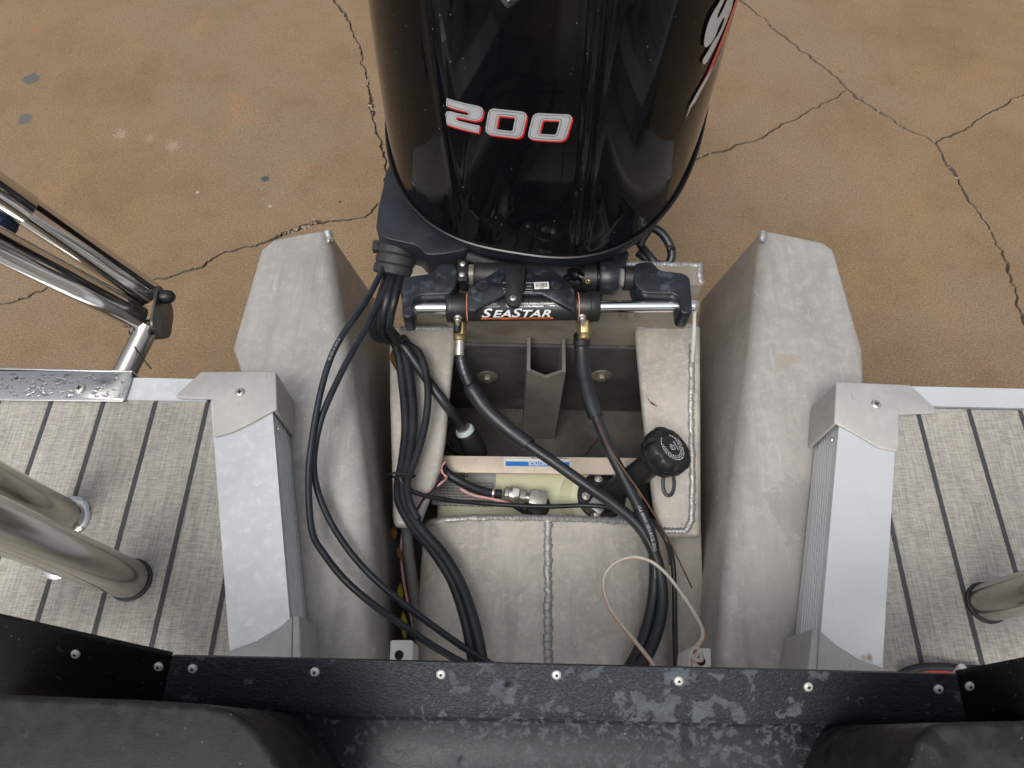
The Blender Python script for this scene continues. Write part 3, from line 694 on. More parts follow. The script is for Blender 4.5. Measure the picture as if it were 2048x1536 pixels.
# ---- notice sticker print (read from aft, so upside down from here)
poly_decal('sticker_band', [rect(.004, LH-.0125, LW-.004, LH-.003)], lambda u, v: lab(u, v, .001), MAT['print_blue'], bar, 1)
poly_decal('sticker_border', frame(.003, .002, LW-.003, LH-.002, .0005), lambda u, v: lab(u, v, .0013), MAT['print_dark'], bar, 1)
_v, _f2 = text2d('NOTICE', .0100, .0004, 0, 1.05); tx = LW*.36
decal('sticker_text', _v, _f2, lambda u, v: lab(u+tx, v+LH-.0114, .0014), MAT['print_white'], bar, 1)
poly_decal('warning_triangle', [[(tx-.011, LH-.0115), (tx-.002, LH-.0115), (tx-.0065, LH-.0040)]], lambda u, v: lab(u, v, .0014), MAT['print_white'], bar, 1)
_v, _f2 = text2d('TANK TESTED', .0048, .00008); decal('sticker_text', _v, _f2, lambda u, v: lab(u+.030, v+LH-.0172, .0014), MAT['print_dark'], bar, 1)
_v, _f2 = text2d('AT LEAST AT 3 PSI FOR 5 MINUTES.', .0048, .00008); decal('sticker_text', _v, _f2, lambda u, v: lab(u+.008, v+LH-.0222, .0014), MAT['print_dark'], bar, 1)

# ================================================================== FUEL TANK
tb = P(1090, 1000, -.60); tank = thing('fuel_tank', (BX, .42, -.65), 'translucent cream plastic fuel tank down in the motor well', 'fuel tank')
TZ = -.335
mb = MB(); mb.prism([(-.150,.30),(.268,.30),(.268,.535),(-.150,.535)], -.648, TZ); mb.build('tank_body', MAT['tank'], tank, smooth=50, bevel=.012, bseg=3)
bc = P(1200, 1000, TZ)
MB().lathe([(.088,-.002),(.084,.004),(.072,.012),(.064,.021),(.061,.023)], bc, (0,0,1), 48).build('filler_boss', MAT['tank'], tank, smooth=60)
fz = TZ+.0235
fl = MB().lathe([(.050,0),(.050,.006),(.047,.0085),(.030,.009)], (bc.x, bc.y, fz), (0,0,1), 40).build('filler_flange', MAT['black'], tank, smooth=50)
for (x, y) in ((1197,957),(1172,992),(1246,1028),(1240,962)):
    q = P(x, y, fz+.009); MB().lathe([(.0085,0),(.0085,.002),(.0056,.0025),(.0056,.007),(.004,.008)], q, (0,0,1), 16).build('screw', MAT['nickel'], fl, smooth=30)
na, nbp = P(1213, 996, fz+.006), P(1318, 915, -.165); nax = (nbp-na).normalized()
MB().lathe([(.033,-.012),(.030,.004),(.0245,.018),(.024,(nbp-na).length)], na, nax, 28).build('filler_neck', MAT['black'], tank, smooth=60)
def knurl(an, h): return 1 - (.10*max(0, math.cos(8*an))**2 if .003 < h < .0315 else 0)
capo = P(1322, 912, -.160); 
cp = MB().lathe([(.030,-.014),(.040,-.012),(.0415,-.009),(.0415,-.001),(.040,0),(.0455,.004),(.0485,.010),(.0485,.026),(.0455,.031),(.041,.0335),(.031,.034),(.030,.0325),(.003,.0325)], capo, nax, 96, knurl).build('filler_cap', MAT['black'], tank, smooth=50)
cu = (Vector((0,0,1)) - nax*nax.z).normalized(); cv = nax.cross(cu)
def capf(u, v, h=.0332): return capo + nax*h + (-cv*u + cu*v)
def ringdash(r, n, a0, a1, h):
    out = []; k = 0
    while k < n:
        L = rnd.choice((1,1,2,3)); t0 = a0+(a1-a0)*k/n; t1 = a0+(a1-a0)*min(k+L*.75, n)/n
        out.append([((r)*math.cos(t0),(r)*math.sin(t0)),((r+h)*math.cos(t0),(r+h)*math.sin(t0)),((r+h)*math.cos(t1),(r+h)*math.sin(t1)),(r*math.cos(t1),r*math.sin(t1))]); k += L+.4
    return out
poly_decal('cap_print', ringdash(.0255,70,.6,5.9,.0022)+ringdash(.0215,56,1.2,5.3,.0018)+ringdash(.018,40,1.4,5.0,.0016), capf, MAT['print_white'], cp, 1)
poly_decal('cap_symbol', frame(-.005,-.006,.003,.006,.0011)+[rect(-.0035,.001,.0015,.0022), rect(.0032,-.002,.0055,-.001), rect(.005,-.002,.0062,.004)], capf, MAT['print_white'], cp, 1)
_v, _f2 = text2d('NOTICE', .0052, .0001, 0, 1.0, 'CENTER'); decal('cap_print', _v, _f2, lambda u, v: capf(u+.002, v-.0135), MAT['print_white'], cp, 1)
# lanyard loop below the cap
lo = px_path([(1329,940,-.165),(1326,965,-.17),(1329,985,-.175),(1338,991,-.176),(1346,983,-.175),(1348,962,-.17),(1343,940,-.165)], 8)
MB().tube(lo, .0036, 8, True, .5).build('cap_lanyard', MAT['black'], tank)
# grey data label on the tank, read from aft
g0, g1 = P(990, 1012, TZ+.001), P(868, 945, TZ+.001)
def tl(u, v, dz=.0012): return (g0.x - u, g1.y - v, TZ+dz)
GW, GH = g0.x-g1.x, g1.y-g0.y
lb = poly_decal('data_label', [rect(0,0,GW,GH)], lambda u, v: tl(u, v), MAT['label_grey'], tank, 1)
_v, _f2 = text2d('19031', .012, .0003); decal('label_text', _v, _f2, lambda u, v: tl(u+.058, v+.0025, .0016), MAT['print_dark'], tank, 1)
q = frame(.052,.0005,.112,.016,.0007)
for k in range(9):
    y = .020 + k*.0062; x = .004
    while x < GW-.012:
        L = rnd.uniform(.003,.012); q.append(rect(x, y, min(x+L, GW-.004), y+.0032)); x += L+.0018
q += frame(.006,.002,.046,.017,.0006)
poly_decal('label_text', q, lambda u, v: tl(u, v, .0016), MAT['print_grey'], tank, 1)
# fuel pick-up: black grommet, nickel elbow and anti-siphon valve, hose clamp
gp = P(1075, 1012, TZ); MB().lathe([(.026,-.003),(.026,.006),(.020,.010),(.012,.010)], gp, (0,0,1), 28).build('pickup_grommet', MAT['black'], tank, smooth=40)
MB().lathe([(.015,.008),(.015,.022),(.012,.024)], gp, (0,0,1), 6).build('pickup_nut', MAT['nickel'], tank, smooth=20)
va, vb = P(1083, 1000, TZ+.035), P(998, 985, TZ+.042); vx = (vb-va).normalized()
e = MB(); s_ = .0155; vn = Vector((-vx.y, vx.x, 0)).normalized(); vu = vx.cross(vn)
q8 = [va + vx*a + vn*b*s_ + vu*c*s_ for c in (-1,1) for a, b in ((-.010,-1),(.026,-1),(.026,1),(-.010,1))]
e.hexa(q8[:4], q8[4:]); e.build('pickup_elbow', MAT['nickel'], tank, smooth=30, bevel=.002)
MB().lathe([(.010,.026),(.010,.031),(.0085,.031),(.0085,.036)], va, vx, 20).build('pickup_thread', MAT['nickel'], tank, smooth=40)
MB().lathe([(.0165,.034),(.0165,.046)], va, vx, 6).build('pickup_hex', MAT['nickel'], tank, smooth=20, bevel=.001)
MB().lathe([(.016,.046),(.0175,.048),(.0175,.066),(.0165,.068)], va, vx, 28).build('anti_siphon_valve', MAT['nickel'], tank, smooth=40)
MB().lathe([(.0165,.068),(.0165,.076),(.012,.078)], va, vx, 6).build('pickup_hex', MAT['nickel'], tank, smooth=20, bevel=.001)
vp = lambda u, v: va + vx*(.0485+u) + (vu*math.cos(v/.0178) + vn*math.sin(v/.0178))*.0178
poly_decal('valve_label', [rect(0,-.012,.013,.006)], vp, MAT['white'], tank, .003)
# milled elbow on the filler flange
ma = P(1196, 1010, fz+.03); e = MB(); d1 = Vector((.6,.8,0)).normalized(); d2 = Vector((-.8,.6,0))
q8 = [ma + d1*a*.017 + d2*b*.016 + Vector((0,0,c*.013)) for c in (-1,1) for a, b in ((-1,-1),(1,-1),(1,1),(-1,1))]
e.hexa(q8[:4], q8[4:]); e.build('vent_elbow', MAT['block'], tank, smooth=30, bevel=.0015)
MB().lathe([(.011,0),(.011,.014),(.008,.016)], ma + d1*-.016 + Vector((0.004,-.004,0)), Vector((.25,-1,-.1)), 6).build('vent_nut', MAT['nickel'], tank, smooth=20, bevel=.001)
MB().lathe([(.009,0),(.009,.010)], ma + d1*.016, d1, 16).build('vent_thread', MAT['brass'], tank)

# ================================================================== OUTBOARD MOTOR
PV = Vector((.0241, .9391)); TH = R(-9.5)
Z0, LF, RSL = .036, .399, .2225
def Lw(x, y, z):                              # motor frame -> world
    return Vector((PV.x + x*math.cos(TH) - y*math.sin(TH), PV.y + x*math.sin(TH) + y*math.cos(TH), z))
motor = thing('outboard_motor', (PV.x, PV.y, -.65), 'gloss black outboard motor with silver and red 200 on its cowl', 'outboard motor')
HTS = [.036,.042] + [.06+.0125*i for i in range(40)] + [.565,.58,.60,.62,.655,.685,.71,.728,.738]
def cowl_par(z):
    t = z-Z0
    W = .307*(1 - .05*(t/.5)**2); lean = .035*t
    k = 1.0
    if z > .56: k = math.sqrt(max(0, 1 - ((z-.56)/.185)**2))
    if z < .043: k = 1.004
    return W, lean, k
NEXP = 2.64
YC = LF - .142
def rise(y, z): return RSL*max(0, y+.14)*(1-min(1, (z-Z0)/.5))
def cowl_pt(an, z, off=0.0):
    W, lean, k = cowl_par(z)
    c, s = math.cos(an), math.sin(an)
    ff = lambda v: math.copysign(abs(v)**(2/NEXP), v)
    l = LF if s < 0 else .42
    x = W*k*ff(c); y = YC + lean*.6 + (l*k)*ff(s) + (lean*.4 if s < 0 else 0)
    # raised creases either side of the front panel
    if s < 0 and off == 0.0:
        fade = max(0, min(1, (.66-z)/.1))*min(1, (z-.03)/.06)
        xl = -.107 - .055*(z-.03); xr = .107 - .035*(z-.03)
        y -= fade*(.0035*math.exp(-((x-xl)/.006)**2) - .0006*math.exp(-((x-xl-.016)/.008)**2))
        y -= fade*(.0050*math.exp(-((x-xr)/.005)**2) + .0035*math.exp(-((x-xr-.019)/.005)**2) - .0004*math.exp(-((x-xr+.014)/.007)**2))
    return Lw(x, y, z + rise(y, z))
def front(x, z, off=.0012):
    """point just off the cowl front for lateral x, height z (motor frame)"""
    W, lean, k = cowl_par(z); r = 1 - min(.999, abs(x/(W*k)))**NEXP
    y = YC + lean - LF*k*r**(1/NEXP)
    return Lw(x, y - off, z + rise(y, z))
def flank(y, z, off=.0015):
    W, lean, k = cowl_par(z); yc = YC+lean*.6; l = LF if y < yc else .42
    r = 1 - min(.999, abs((y-yc)/(l*k)))**NEXP
    e = 1e-3; r2 = 1 - min(.999, abs((y+e-yc)/(l*k)))**NEXP
    x0, x1 = W*k*r**(1/NEXP), W*k*r2**(1/NEXP); n = Vector((e, -(x1-x0))).normalized()
    return Lw(x0 + n.x*off, y + n.y*off, z + rise(y, z))
# angles, dense across the front
ANG = [math.pi + math.pi*i/360 for i in range(360)] + [math.pi*(i/60)**1.0 for i in range(60)]
rows = []
for z in HTS: rows.append([cowl_pt(a, z) for a in ANG])
n = len(ANG); mb = MB(); vs = [p for r in rows for p in r]
fs = [(i*n+k, i*n+(k+1) % n, (i+1)*n+(k+1) % n, (i+1)*n+k) for i in range(len(HTS)-1) for k in range(n)] + [tuple(range((len(HTS)-1)*n, len(HTS)*n))]
mb.add(vs, fs)
inr = [cowl_pt(a, .039, 1e-9) for a in ANG]; cx_ = Lw(0,.25,0)
mb2 = [ (p - cx_)*.97 + cx_ for p in inr]; mb2 = [Vector((p.x, p.y, q.z)) for p, q in zip(mb2, inr)]
mb.add(rows[0] + mb2, [(k, n+k, n+(k+1) % n, (k+1) % n) for k in range(n)])
cowl = mb.build('cowl', MAT['cowl'], motor, smooth=50)
# glossy bead along the rim
bead = [cowl_pt(a, .036, 1e-9) for a in ANG]; bead = [(p - Vector((cx_.x,cx_.y,p.z)))*1.006 + Vector((cx_.x,cx_.y,p.z)) for p in bead]; bead.append(bead[0])
MB().tube(bead, .0040, 8, False).build('rim_bead', MAT['bead'], cowl)
# pan under the rim
rows = []
for (z, sc) in ((.030,.992),(.020,.992),(.002,.985),(-.022,.965),(-.045,.915),(-.065,.80),(-.08,.62)):
    rr = []
    for a in ANG:
        p = cowl_pt(a, .042, 1e-9); dz = p.z-.036; q = (Vector((p.x,p.y,0)) - Vector((cx_.x,cx_.y,0)))*sc + Vector((cx_.x,cx_.y,0)); rr.append(Vector((q.x, q.y, z+dz-.004)))
    rows.append(rr)
mb = MB(); mb.add([p for r in rows for p in r], [((i+1)*n+k, (i+1)*n+(k+1) % n, i*n+(k+1) % n, i*n+k) for i in range(len(rows)-1) for k in range(n)] + [tuple(range((len(rows)-1)*n, len(rows)*n))[::-1]])
mb.build('lower_pan', MAT['pan'], motor, smooth=50)
# cable-entry housing bulging on the left of the pan
poly = [PP(x, y, .0) for x, y in [(790,300),(772,352),(757,418),(752,462),(768,478),(838,494),(850,512),(885,511),(940,500),(960,420),(880,330)]]
mb = MB(); mb.prism(rounded(poly, .012, 3), -.085, 0.004); hs_ = mb.build('cable_housing', MAT['pan'], motor, smooth=45, bevel=.012, bseg=3)
# drive leg going down behind the transom, with anti-ventilation plate and gearcase
mb = MB(); leg = []
for (z, w_, l0, l1) in ((-.05,.10,-.02,.34),(-.25,.085,.02,.32),(-.5,.06,.06,.30),(-.75,.045,.08,.30),(-.86,.05,.05,.34)):
    leg.append([Lw(w_*math.cos(a), (l0+l1)/2 + (l1-l0)/2*math.sin(a), z) for a in [2*math.pi*k/24 for k in range(25)]])
mb.grid(leg); mb.build('drive_leg', MAT['pan'], motor, smooth=60)
MB().prism([tuple(Lw(x, y, 0).xy) for x, y in ((-.07,.05),(.07,.05),(.11,.25),(.09,.46),(-.09,.46),(-.11,.25))], -.80, -.79).build('cavitation_plate', MAT['pan'], motor, bevel=.003)
MB().lathe([(.004,-.02),(.03,.02),(.055,.12),(.055,.30),(.035,.42)], Lw(0,-.02,-.90), Lw(0,1,0)-Lw(0,0,0), 24).build('gearcase', MAT['pan'], motor, smooth=60)
# --- number decal: chunky slanted digits, red drop edge, black inner line
def dig0(x, w_=.0760, h=.0560, t=.0215):
    r1, r2 = .014, .004
    outer = rounded(rect(x,0,x+w_,h), r1, 5); inner = rounded(rect(x+t, t*.62, x+w_-t, h-t*.62), r2, 3); return outer, inner
def ringpoly(outer, inner):
    """quads between two loops of different length via CDT"""
    vs = [Vector(p) for p in outer] + [Vector(p) for p in inner]; no = len(outer)
    r = delaunay_2d_cdt(vs, [], [list(range(no)), list(range(no, no+len(inner)))], 1, 1e-7)
    fs = [f for f, org in zip(r[2], r[5]) if 1 not in org]
    return [(v.x, v.y) for v in r[0]], fs
def dig2(x, w_=.0760, h=.0560, t=.0175):
    a = t
    fr = [(0,1),(.86,1),(.97,.95),(1,.83),(1,.62),(.95,.49),(.82,.43),(.36,.415),(.31,.39),(.31,.32),(.36,.285),(.97,.285),(.97,0),(0,0),(0,.38),(.04,.51),(.14,.555),(.58,.575),(.63,.61),(.63,.67),(.58,.705),(0,.705)]
    pts = [(a_*w_, b_*h) for a_, b_ in fr]
    return [(x+p, q) for p, q in pts]
DX, DZ = -.1185, .2965                         # lower-left corner of the number on the cowl
def num(off, ox=0, oz=0): return lambda u, v: front(DX + (u+ox)*.757 + .15*v*.9, DZ + (v+oz)*.9 + .055*u*.757, off)
def digits(grow):
    VS, FS = [], []
    def push(vs, fs):
        b = len(VS); VS.extend(vs); FS.extend([tuple(i+b for i in f) for f in fs])
    d2 = dig2(0)
    if grow:
        c = Vector((.038,.028)); 
    push(d2, [tuple(range(len(d2)))])
    for x in (.0865, .173):
        o, i = dig0(x); push(*ringpoly(o, i))
    return VS, FS
vs, fs = digits(0)
decal('number_shadow', vs, fs, num(.0005, .0030, -.0030), MAT['red'], cowl, .010)
decal('number_shadow', vs, fs, num(.0003, .0015, -.0016), MAT['red'], cowl, .010)
decal('number_decal', vs, fs, num(.0007), MAT['silver'], cowl, .010)
def outline(loop, ins, t=.0009):
    pts = [Vector(p) for p in loop]; n_ = len(pts); q = []
    area = sum(pts[i].x*pts[(i+1)%n_].y - pts[(i+1)%n_].x*pts[i].y for i in range(n_)); sg = 1 if area > 0 else -1
    def offs(d):
        o = []
        for i in range(n_):
            a, b, c = pts[i-1], pts[i], pts[(i+1)%n_]; e1 = (b-a).normalized(); e2 = (c-b).normalized()
            n1 = Vector((-e1.y, e1.x))*sg; n2 = Vector((-e2.y, e2.x))*sg; m_ = (n1+n2); m_ = m_/max(.35, m_.length_squared/2)
            o.append(b + m_*d)
        return o
    A, B = offs(ins), offs(ins+t)
    return [[tuple(A[i]), tuple(A[(i+1)%n_]), tuple(B[(i+1)%n_]), tuple(B[i])] for i in range(n_)]
ol = outline(dig2(0), .0026, .0007)
for x in (.0865,.173):
    o, i = dig0(x); ol += outline(o, .0030); ol += outline(i, -.0040)
poly_decal('number_outline', ol, num(.0009), MAT['print_dark'], cowl, .02)
# --- chrome emblem: a faceted chevron, its tip low on the front
ex, ez = -.0183, .510
def em(x, z, o): return front(ex+x, ez+z, o)
A_ = [em(0,.0,.002), em(.055,.048,.002), em(0,.10,.002), em(-.055,.048,.002)]; B_ = [em(0,.014,.010), em(.036,.048,.010), em(0,.084,.010), em(-.036,.048,.010)]
MB().add(A_+B_, [(0,1,5,4),(1,2,6,5),(2,3,7,6),(3,0,4,7),(4,5,6,7)]).build('emblem', MAT['chrome'], cowl, smooth=None)
# --- side name: big slanted letter and streaks on the right flank
S_OUT = [(-.0049,.4703),(-.0187,.4603),(-.0249,.4446),(-.0252,.4227),(-.0216,.4093),(-.0148,.4012),(-.0041,.3998),(.0055,.406),(.0095,.4171),(.0167,.4231),(.0246,.4215),(.0259,.4097),(.02,.4023),(.0132,.3996),(.0016,.397),(-.0093,.3868),(-.0167,.3808),(-.0137,.3716),(-.0071,.3649),(.0021,.367),(.0191,.3792),(.0363,.3963),(.0513,.4148),(.0498,.4308),(.0568,.4449),(.0458,.4698),(.023,.4957),(.0094,.4959),(.0062,.4821)]
S_SLIT = [(-.0027,.4393),(-.0036,.4465),(.0011,.4548),(.0072,.462),(.0167,.4659),(.0226,.4617),(.0176,.4546),(.011,.4455),(.0033,.4391)]
def ccw(p): return p if sum(p[i-1][0]*p[i][1] - p[i][0]*p[i-1][1] for i in range(len(p))) > 0 else p[::-1]
def fk(o): return lambda u, v: flank(u, v, o)
decal('side_letter', *ringpoly(ccw(cr(S_OUT + S_OUT[:1], 3)[:-1]), ccw(S_SLIT)), fk(.0006), MAT['silver'], cowl, .010)
poly_decal('side_streak', [[(-.0068,.3182),(.0094,.3316),(.0203,.3473),(.0322,.3633),(.0449,.3792),(.0568,.3991),(.0713,.416),(.16,.47),(.20,.45),(.1061,.3882),(.0864,.3762),(.0711,.3621),(.0549,.3506),(.0389,.342),(.0304,.3312),(.0172,.3184)]], fk(.0004), MAT['red'], cowl, .010)
poly_decal('side_streak', [[(-.0257,.2706),(-.0229,.2988),(-.0123,.3129),(.0056,.327),(.0293,.33),(.0208,.3166),(.0026,.3062),(-.0069,.2946),(-.0192,.2909)]], fk(.0008), MAT['silver'], cowl, .010)
poly_decal('side_streak', [[(.0232,.3128),(.0488,.3241),(.0686,.3349),(.09,.3497),(.1389,.372),(.20,.41),(.20,.402),(.1395,.365),(.0915,.344),(.0700,.330),(.0500,.320)]], fk(.0008), MAT['silver'], cowl, .010)

sq = []
for _ in range(46):
    x, z, L, w_ = rnd.uniform(-.23,.22), rnd.uniform(.07,.54), rnd.choice((.0010,.0014,.0022,.0038)), rnd.uniform(.0003,.0007)
    sq.append([(x-w_, z), (x, z-L*.5), (x+w_, z), (x+w_*.6, z+L*.5), (x-w_*.6, z+L*.5)])
tag(poly_decal('water_specks', sq, lambda u, v: front(u, v, .0052 if (abs(u+.107+.055*(v-.03)) < .012 or abs(u-.116+.035*(v-.03)) < .024) else .0006), MAT['speck'], cowl, .01), kind='stuff')
# --- tilt tube and swivel bracket (fixed to the transom, under the pan)
ty = P(1100, 553, -.03).y; tz = -.03
def tx_(px): return P(px, 553, tz).x
mb = MB().lathe([(.017,0),(.017,tx_(1240)-tx_(930))], (tx_(930),ty,tz), (1,0,0), 24); tt = mb.build('tilt_tube', MAT['black'], motor, smooth=50)
MB().lathe([(.024,0),(.026,.003),(.026,tx_(1160)-tx_(950)-.003),(.024,tx_(1160)-tx_(950))], (tx_(950),ty,tz), (1,0,0), 28).build('swivel_tube', MAT['black'], motor, smooth=40)
MB().lathe([(.022,0),(.022,.004),(.026,.004),(.026,tx_(1193)-tx_(1163)-.002),(.022,tx_(1193)-tx_(1163))], (tx_(1163),ty,tz), (1,0,0), 28).build('bushing', MAT['black'], motor, smooth=40)
MB().lathe([(.030,0),(.0325,.004),(.0325,tx_(1234)-tx_(1197)-.004),(.030,tx_(1234)-tx_(1197))], (tx_(1197),ty,tz), (1,0,0), 32).build('tilt_collar', MAT['bracket'], motor, smooth=40)
th = []
for k in range(9): th += [(.0165, k*.0015), (.0185, k*.0015+.0007)]
MB().lathe(th, (tx_(1234),ty,tz), (1,0,0), 20).build('thread', MAT['cast'], motor, smooth=30)
MB().lathe([(.021,0),(.0235,.002),(.0235,.020),(.021,.022)], (tx_(1246),ty,tz), (1,0,0), 20).build('nut', MAT['black'], motor, smooth=30)
MB().lathe([(.022,0),(.022,.010)], (tx_(938),ty,tz), (1,0,0), 6).build('nut', MAT['nickel'], motor, smooth=20, bevel=.0012)
bx0, bx1 = tx_(914), tx_(937)
nb_ = MB().box((bx0, ty-.026, tz-.02), (bx1, ty+.024, tz+.018)).build('lock_block', MAT['black'], motor, smooth=30, bevel=.003)
for dy in (-.013,.011): MB().lathe([(.0055,0),(.0055,.003),(.003,.0045)], ((bx0+bx1)/2, ty+dy, tz+.0175), (0,0,1), 12).build('screw', MAT['screw'], nb_)
gn = P(1176, 562, tz+.020); MB().lathe([(.0055,0),(.0055,.003),(.003,.005),(.003,.008),(.0015,.010)], gn, (0,-.5,1), 12).build('grease_nipple', MAT['brass'], motor)
# clamp brackets holding the motor to the transom
for (a, b) in ((948,985),(1175,1212)):
    MB().hexa([(tx_(a),ty-.02,-.16),(tx_(b),ty-.02,-.16),(tx_(b),ty+.2,-.3),(tx_(a),ty+.2,-.3)], [(tx_(a),ty-.01,-.055),(tx_(b),ty-.01,-.055),(tx_(b),ty+.2,-.055),(tx_(a),ty+.2,-.055)]).build('clamp_bracket', MAT['bracket'], motor, bevel=.006)
MB().prism(rounded([PP(x, y, -.045) for x, y in [(930,500),(1260,500),(1250,540),(1180,560),(1000,560),(940,545)]], .01), -.10, -.045).build('swivel_bracket', MAT['bracket'], motor, smooth=40, bevel=.008)
# curved rubber strip under the rim
MB().tube(px_path([(935,512,-.012),(990,530,-.018),(1050,539,-.02),(1105,541,-.02)], 8), .0095, 10, True).build('rubber_strip', MAT['grommet'], motor)
# grey casting edge seen behind the link plate
MB().prism([PP(x, y, -.02) for x, y in [(1095,536),(1112,534),(1128,552),(1127,562),(1112,556)]], -.03, -.02).build('casting_lug', MAT['cast'], motor, bevel=.002)
MB().tube(px_path([(1130,560,-.012),(1148,549,-.010),(1166,556,-.012)], 6), [.008]*4+[.013]*5+[.009]*4, 12).build('boot', MAT['cowl'], motor)

# ================================================================== STEERING CYLINDER
CZ = -.035
cA, cB = P(815,616,CZ), P(1388,612,CZ); cx = (cB-cA).normalized(); cn = Vector((-cx.y, cx.x, 0))
def at_px(px): 
    t = (px-815)/(1388-815); return cA.lerp(cB, t)
cyl = thing('steering_cylinder', tuple(at_px(1045) + Vector((0,0,-.03))), 'black hydraulic steering cylinder with chrome rod below the cowl', 'steering cylinder')
rodo = MB().lathe([(.0115,0),(.0115,(cB-cA).length)], cA, cx, 28).build('rod', MAT['chrome'], cyl, smooth=50)
for (p0, p1) in ((822,832),(1354,1363)): MB().lathe([(.0120,0),(.0130,.001),(.0130,(at_px(p1)-at_px(p0)).length)], at_px(p0), cx, 24).build('rod_bush', MAT['white'], cyl)
b0, b1 = at_px(892), at_px(1197); BL = (b1-b0).length; g = .040
RB = .0255
prof = [(.020,0),(.0262,.001),(.0285,.004),(.0285,.012),(.0272,.013),(.0272,g),(RB,g+.003),(RB,BL-g-.003),(.0272,BL-g),(.0272,BL-.018),(.0288,BL-.017),(.0288,BL-.003),(.0265,BL),(.020,BL)]
MB().lathe(prof, b0, cx, 40).build('cylinder_body', MAT['black'], cyl, smooth=40)
for s_ in (g, BL-g): MB().lathe([(.0275,-.0009),(.0279,0),(.0275,.0009)], b0+cx*s_, cx, 40).build('ring', MAT['oring'], cyl)
BETA = math.atan2(.72, 1.135)
def cylp(off=.0004):
    def fn(u, v):                              # u from the middle of the body, v up the label
        be = BETA - v/RB; return b0 + cx*(BL/2+u) + (Vector((0,0,1))*math.cos(be) - cn*math.sin(be))*(RB+off)
    return fn
u0 = -.077
x = u0
for (tx2, sz, adv) in (('S',.0250,.0185),('EA',.0205,.0365),('S',.0250,.0185),('TAR',.0205,.05)):
    v_, f_ = text2d(tx2, sz, .00045, .30, 1.05)
    xs = [p[0] for p in v_]; sx = 1.42
    o_ = x - min(xs)*sx
    decal('maker_lettering', v_, f_, (lambda o_: lambda u, v: cylp(.0006)(u*sx+o_, v-.0195))(o_), MAT['print_white'], cyl, .004)
    x = o_ + max(xs)*sx + .0004
XE = x
poly_decal('warning_band', [rect(u0-.001,-.0268,XE+.004,-.0212)], cylp(.0005), MAT['print_orange'], cyl, .004)
v_, f_ = text2d('WARNING', .0052, .0003, 0, 1.2); decal('warning_text', v_, f_, lambda u, v: cylp(.0009)(u+u0+.008, v-.0262), MAT['print_dark'], cyl, .01)
tag(poly_decal('warning_text', [[(u0+.002,-.0262),(u0+.0065,-.0262),(u0+.0042,-.0222)], rect(u0+.052,-.0252,XE,-.0240), rect(u0+.052,-.0234,XE,-.0228)], cylp(.0009), MAT['print_dark'], cyl, .01), kind='stuff')
v_, f_ = text2d('OUTBOARD MOTOR STEERING CYLINDER', .0042, .0002); decal('body_text', v_, f_, lambda u, v: cylp(.0006)(u*.98+u0+.048, v+.0048), MAT['print_white'], cyl, .02)
v_, f_ = text2d('PART # HC5345-3, 10.3 MPa (1000psi) MAX.', .0040, .0002); decal('body_text', v_, f_, lambda u, v: cylp(.0006)(u*.9+u0+.048, v+.0003), MAT['print_white'], cyl, .02)
v_, f_ = text2d('SEASTAR', .0038, .0001); decal('body_text', v_, f_, lambda u, v: cylp(.0006)(u+u0+.013, v+.0048), MAT['print_faint'], cyl, .02)
v_, f_ = text2d('SOLUTIONS', .0038, .0001); decal('body_text', v_, f_, lambda u, v: cylp(.0006)(u+u0+.013, v+.0003), MAT['print_faint'], cyl, .02)
sq = [[(u0+.009+.004*math.cos(a+d), .0045+.004*math.sin(a+d)) for d in (-.18,.18)] + [(u0+.009+.0008*math.cos(a), .0045+.0008*math.sin(a))] for a in [k*math.pi/4 for k in range(8)]]
tag(poly_decal('body_mark', sq + [rect(u0+.0455,.0005,u0+.046,.0085), rect(u0+.1245,.0005,u0+.125,.0085), rect(u0+.127,.0055,u0+.136,.0075), rect(u0+.127,.0015,u0+.136,.0035)], cylp(.0006), MAT['print_white'], cyl, .02), kind='stuff')
v_, f_ = text2d('CE', .0062, .0001); decal('body_mark', v_, f_, lambda u, v: cylp(.0006)(u+u0+.138, v+.0022), MAT['print_white'], cyl, .02)
# steering link plate over the cylinder, with tab, holes and labels
LZ = .000
pl = [(934,592),(940,578),(950,568),(999,536),(1104,536),(1140,566),(1149,578),(1152,606),(1150,622),(1130,612),(1082,587),(1009,589),(968,610),(950,622),(934,620)]
mb = MB(); mb.prism([PP(x, y, LZ) for x, y in pl], LZ-.012, LZ); link = mb.build('link_plate', MAT['bracket'], cyl, smooth=40, bevel=.003)
for (x, y) in ((965,572),(1113,571)):
    h = P(x, y, LZ+.0006); MB().lathe([(.0095,-.001),(.0095,.0015),(.006,.002)], h, (0,0,1), 24).build('boss', MAT['bracket'], link); 
    MB().add([(h.x+.0058*math.cos(k*.3927), h.y+.0058*math.sin(k*.3927), h.z+.0022) for k in range(16)], [tuple(range(16))]).build('hole', MAT['hole'], link, smooth=None)
tabp = rounded([PP(x, y, .012) for x, y in [(1012,530),(1052,530),(1044,598),(1038,611),(1022,612),(1010,600)]], .010)
tabo = MB().prism(tabp, .0005, .012).build('tab', MAT['black'], cyl, smooth=40, bevel=.002)
screw_head(1026, 596, .012, .0062, tabo, kind='hex')
s0 = P(1069, 579, LZ+.0006)
def stk(u, v, dz=.0006): ca, sa = math.cos(.07), math.sin(.07); return (s0.x + u*ca - v*sa, s0.y + u*sa + v*ca, LZ+dz)
poly_decal('barcode_sticker', [rect(0,0,.027,.0155)], lambda u, v: stk(u, v, .0012), MAT['white'], link, 1)
q = []; x = .003
while x < .0235:
    w_ = rnd.choice((.0005,.0008,.0013)); q.append(rect(x, .0045, x+w_, .0135)); x += w_+rnd.choice((.0005,.0009))
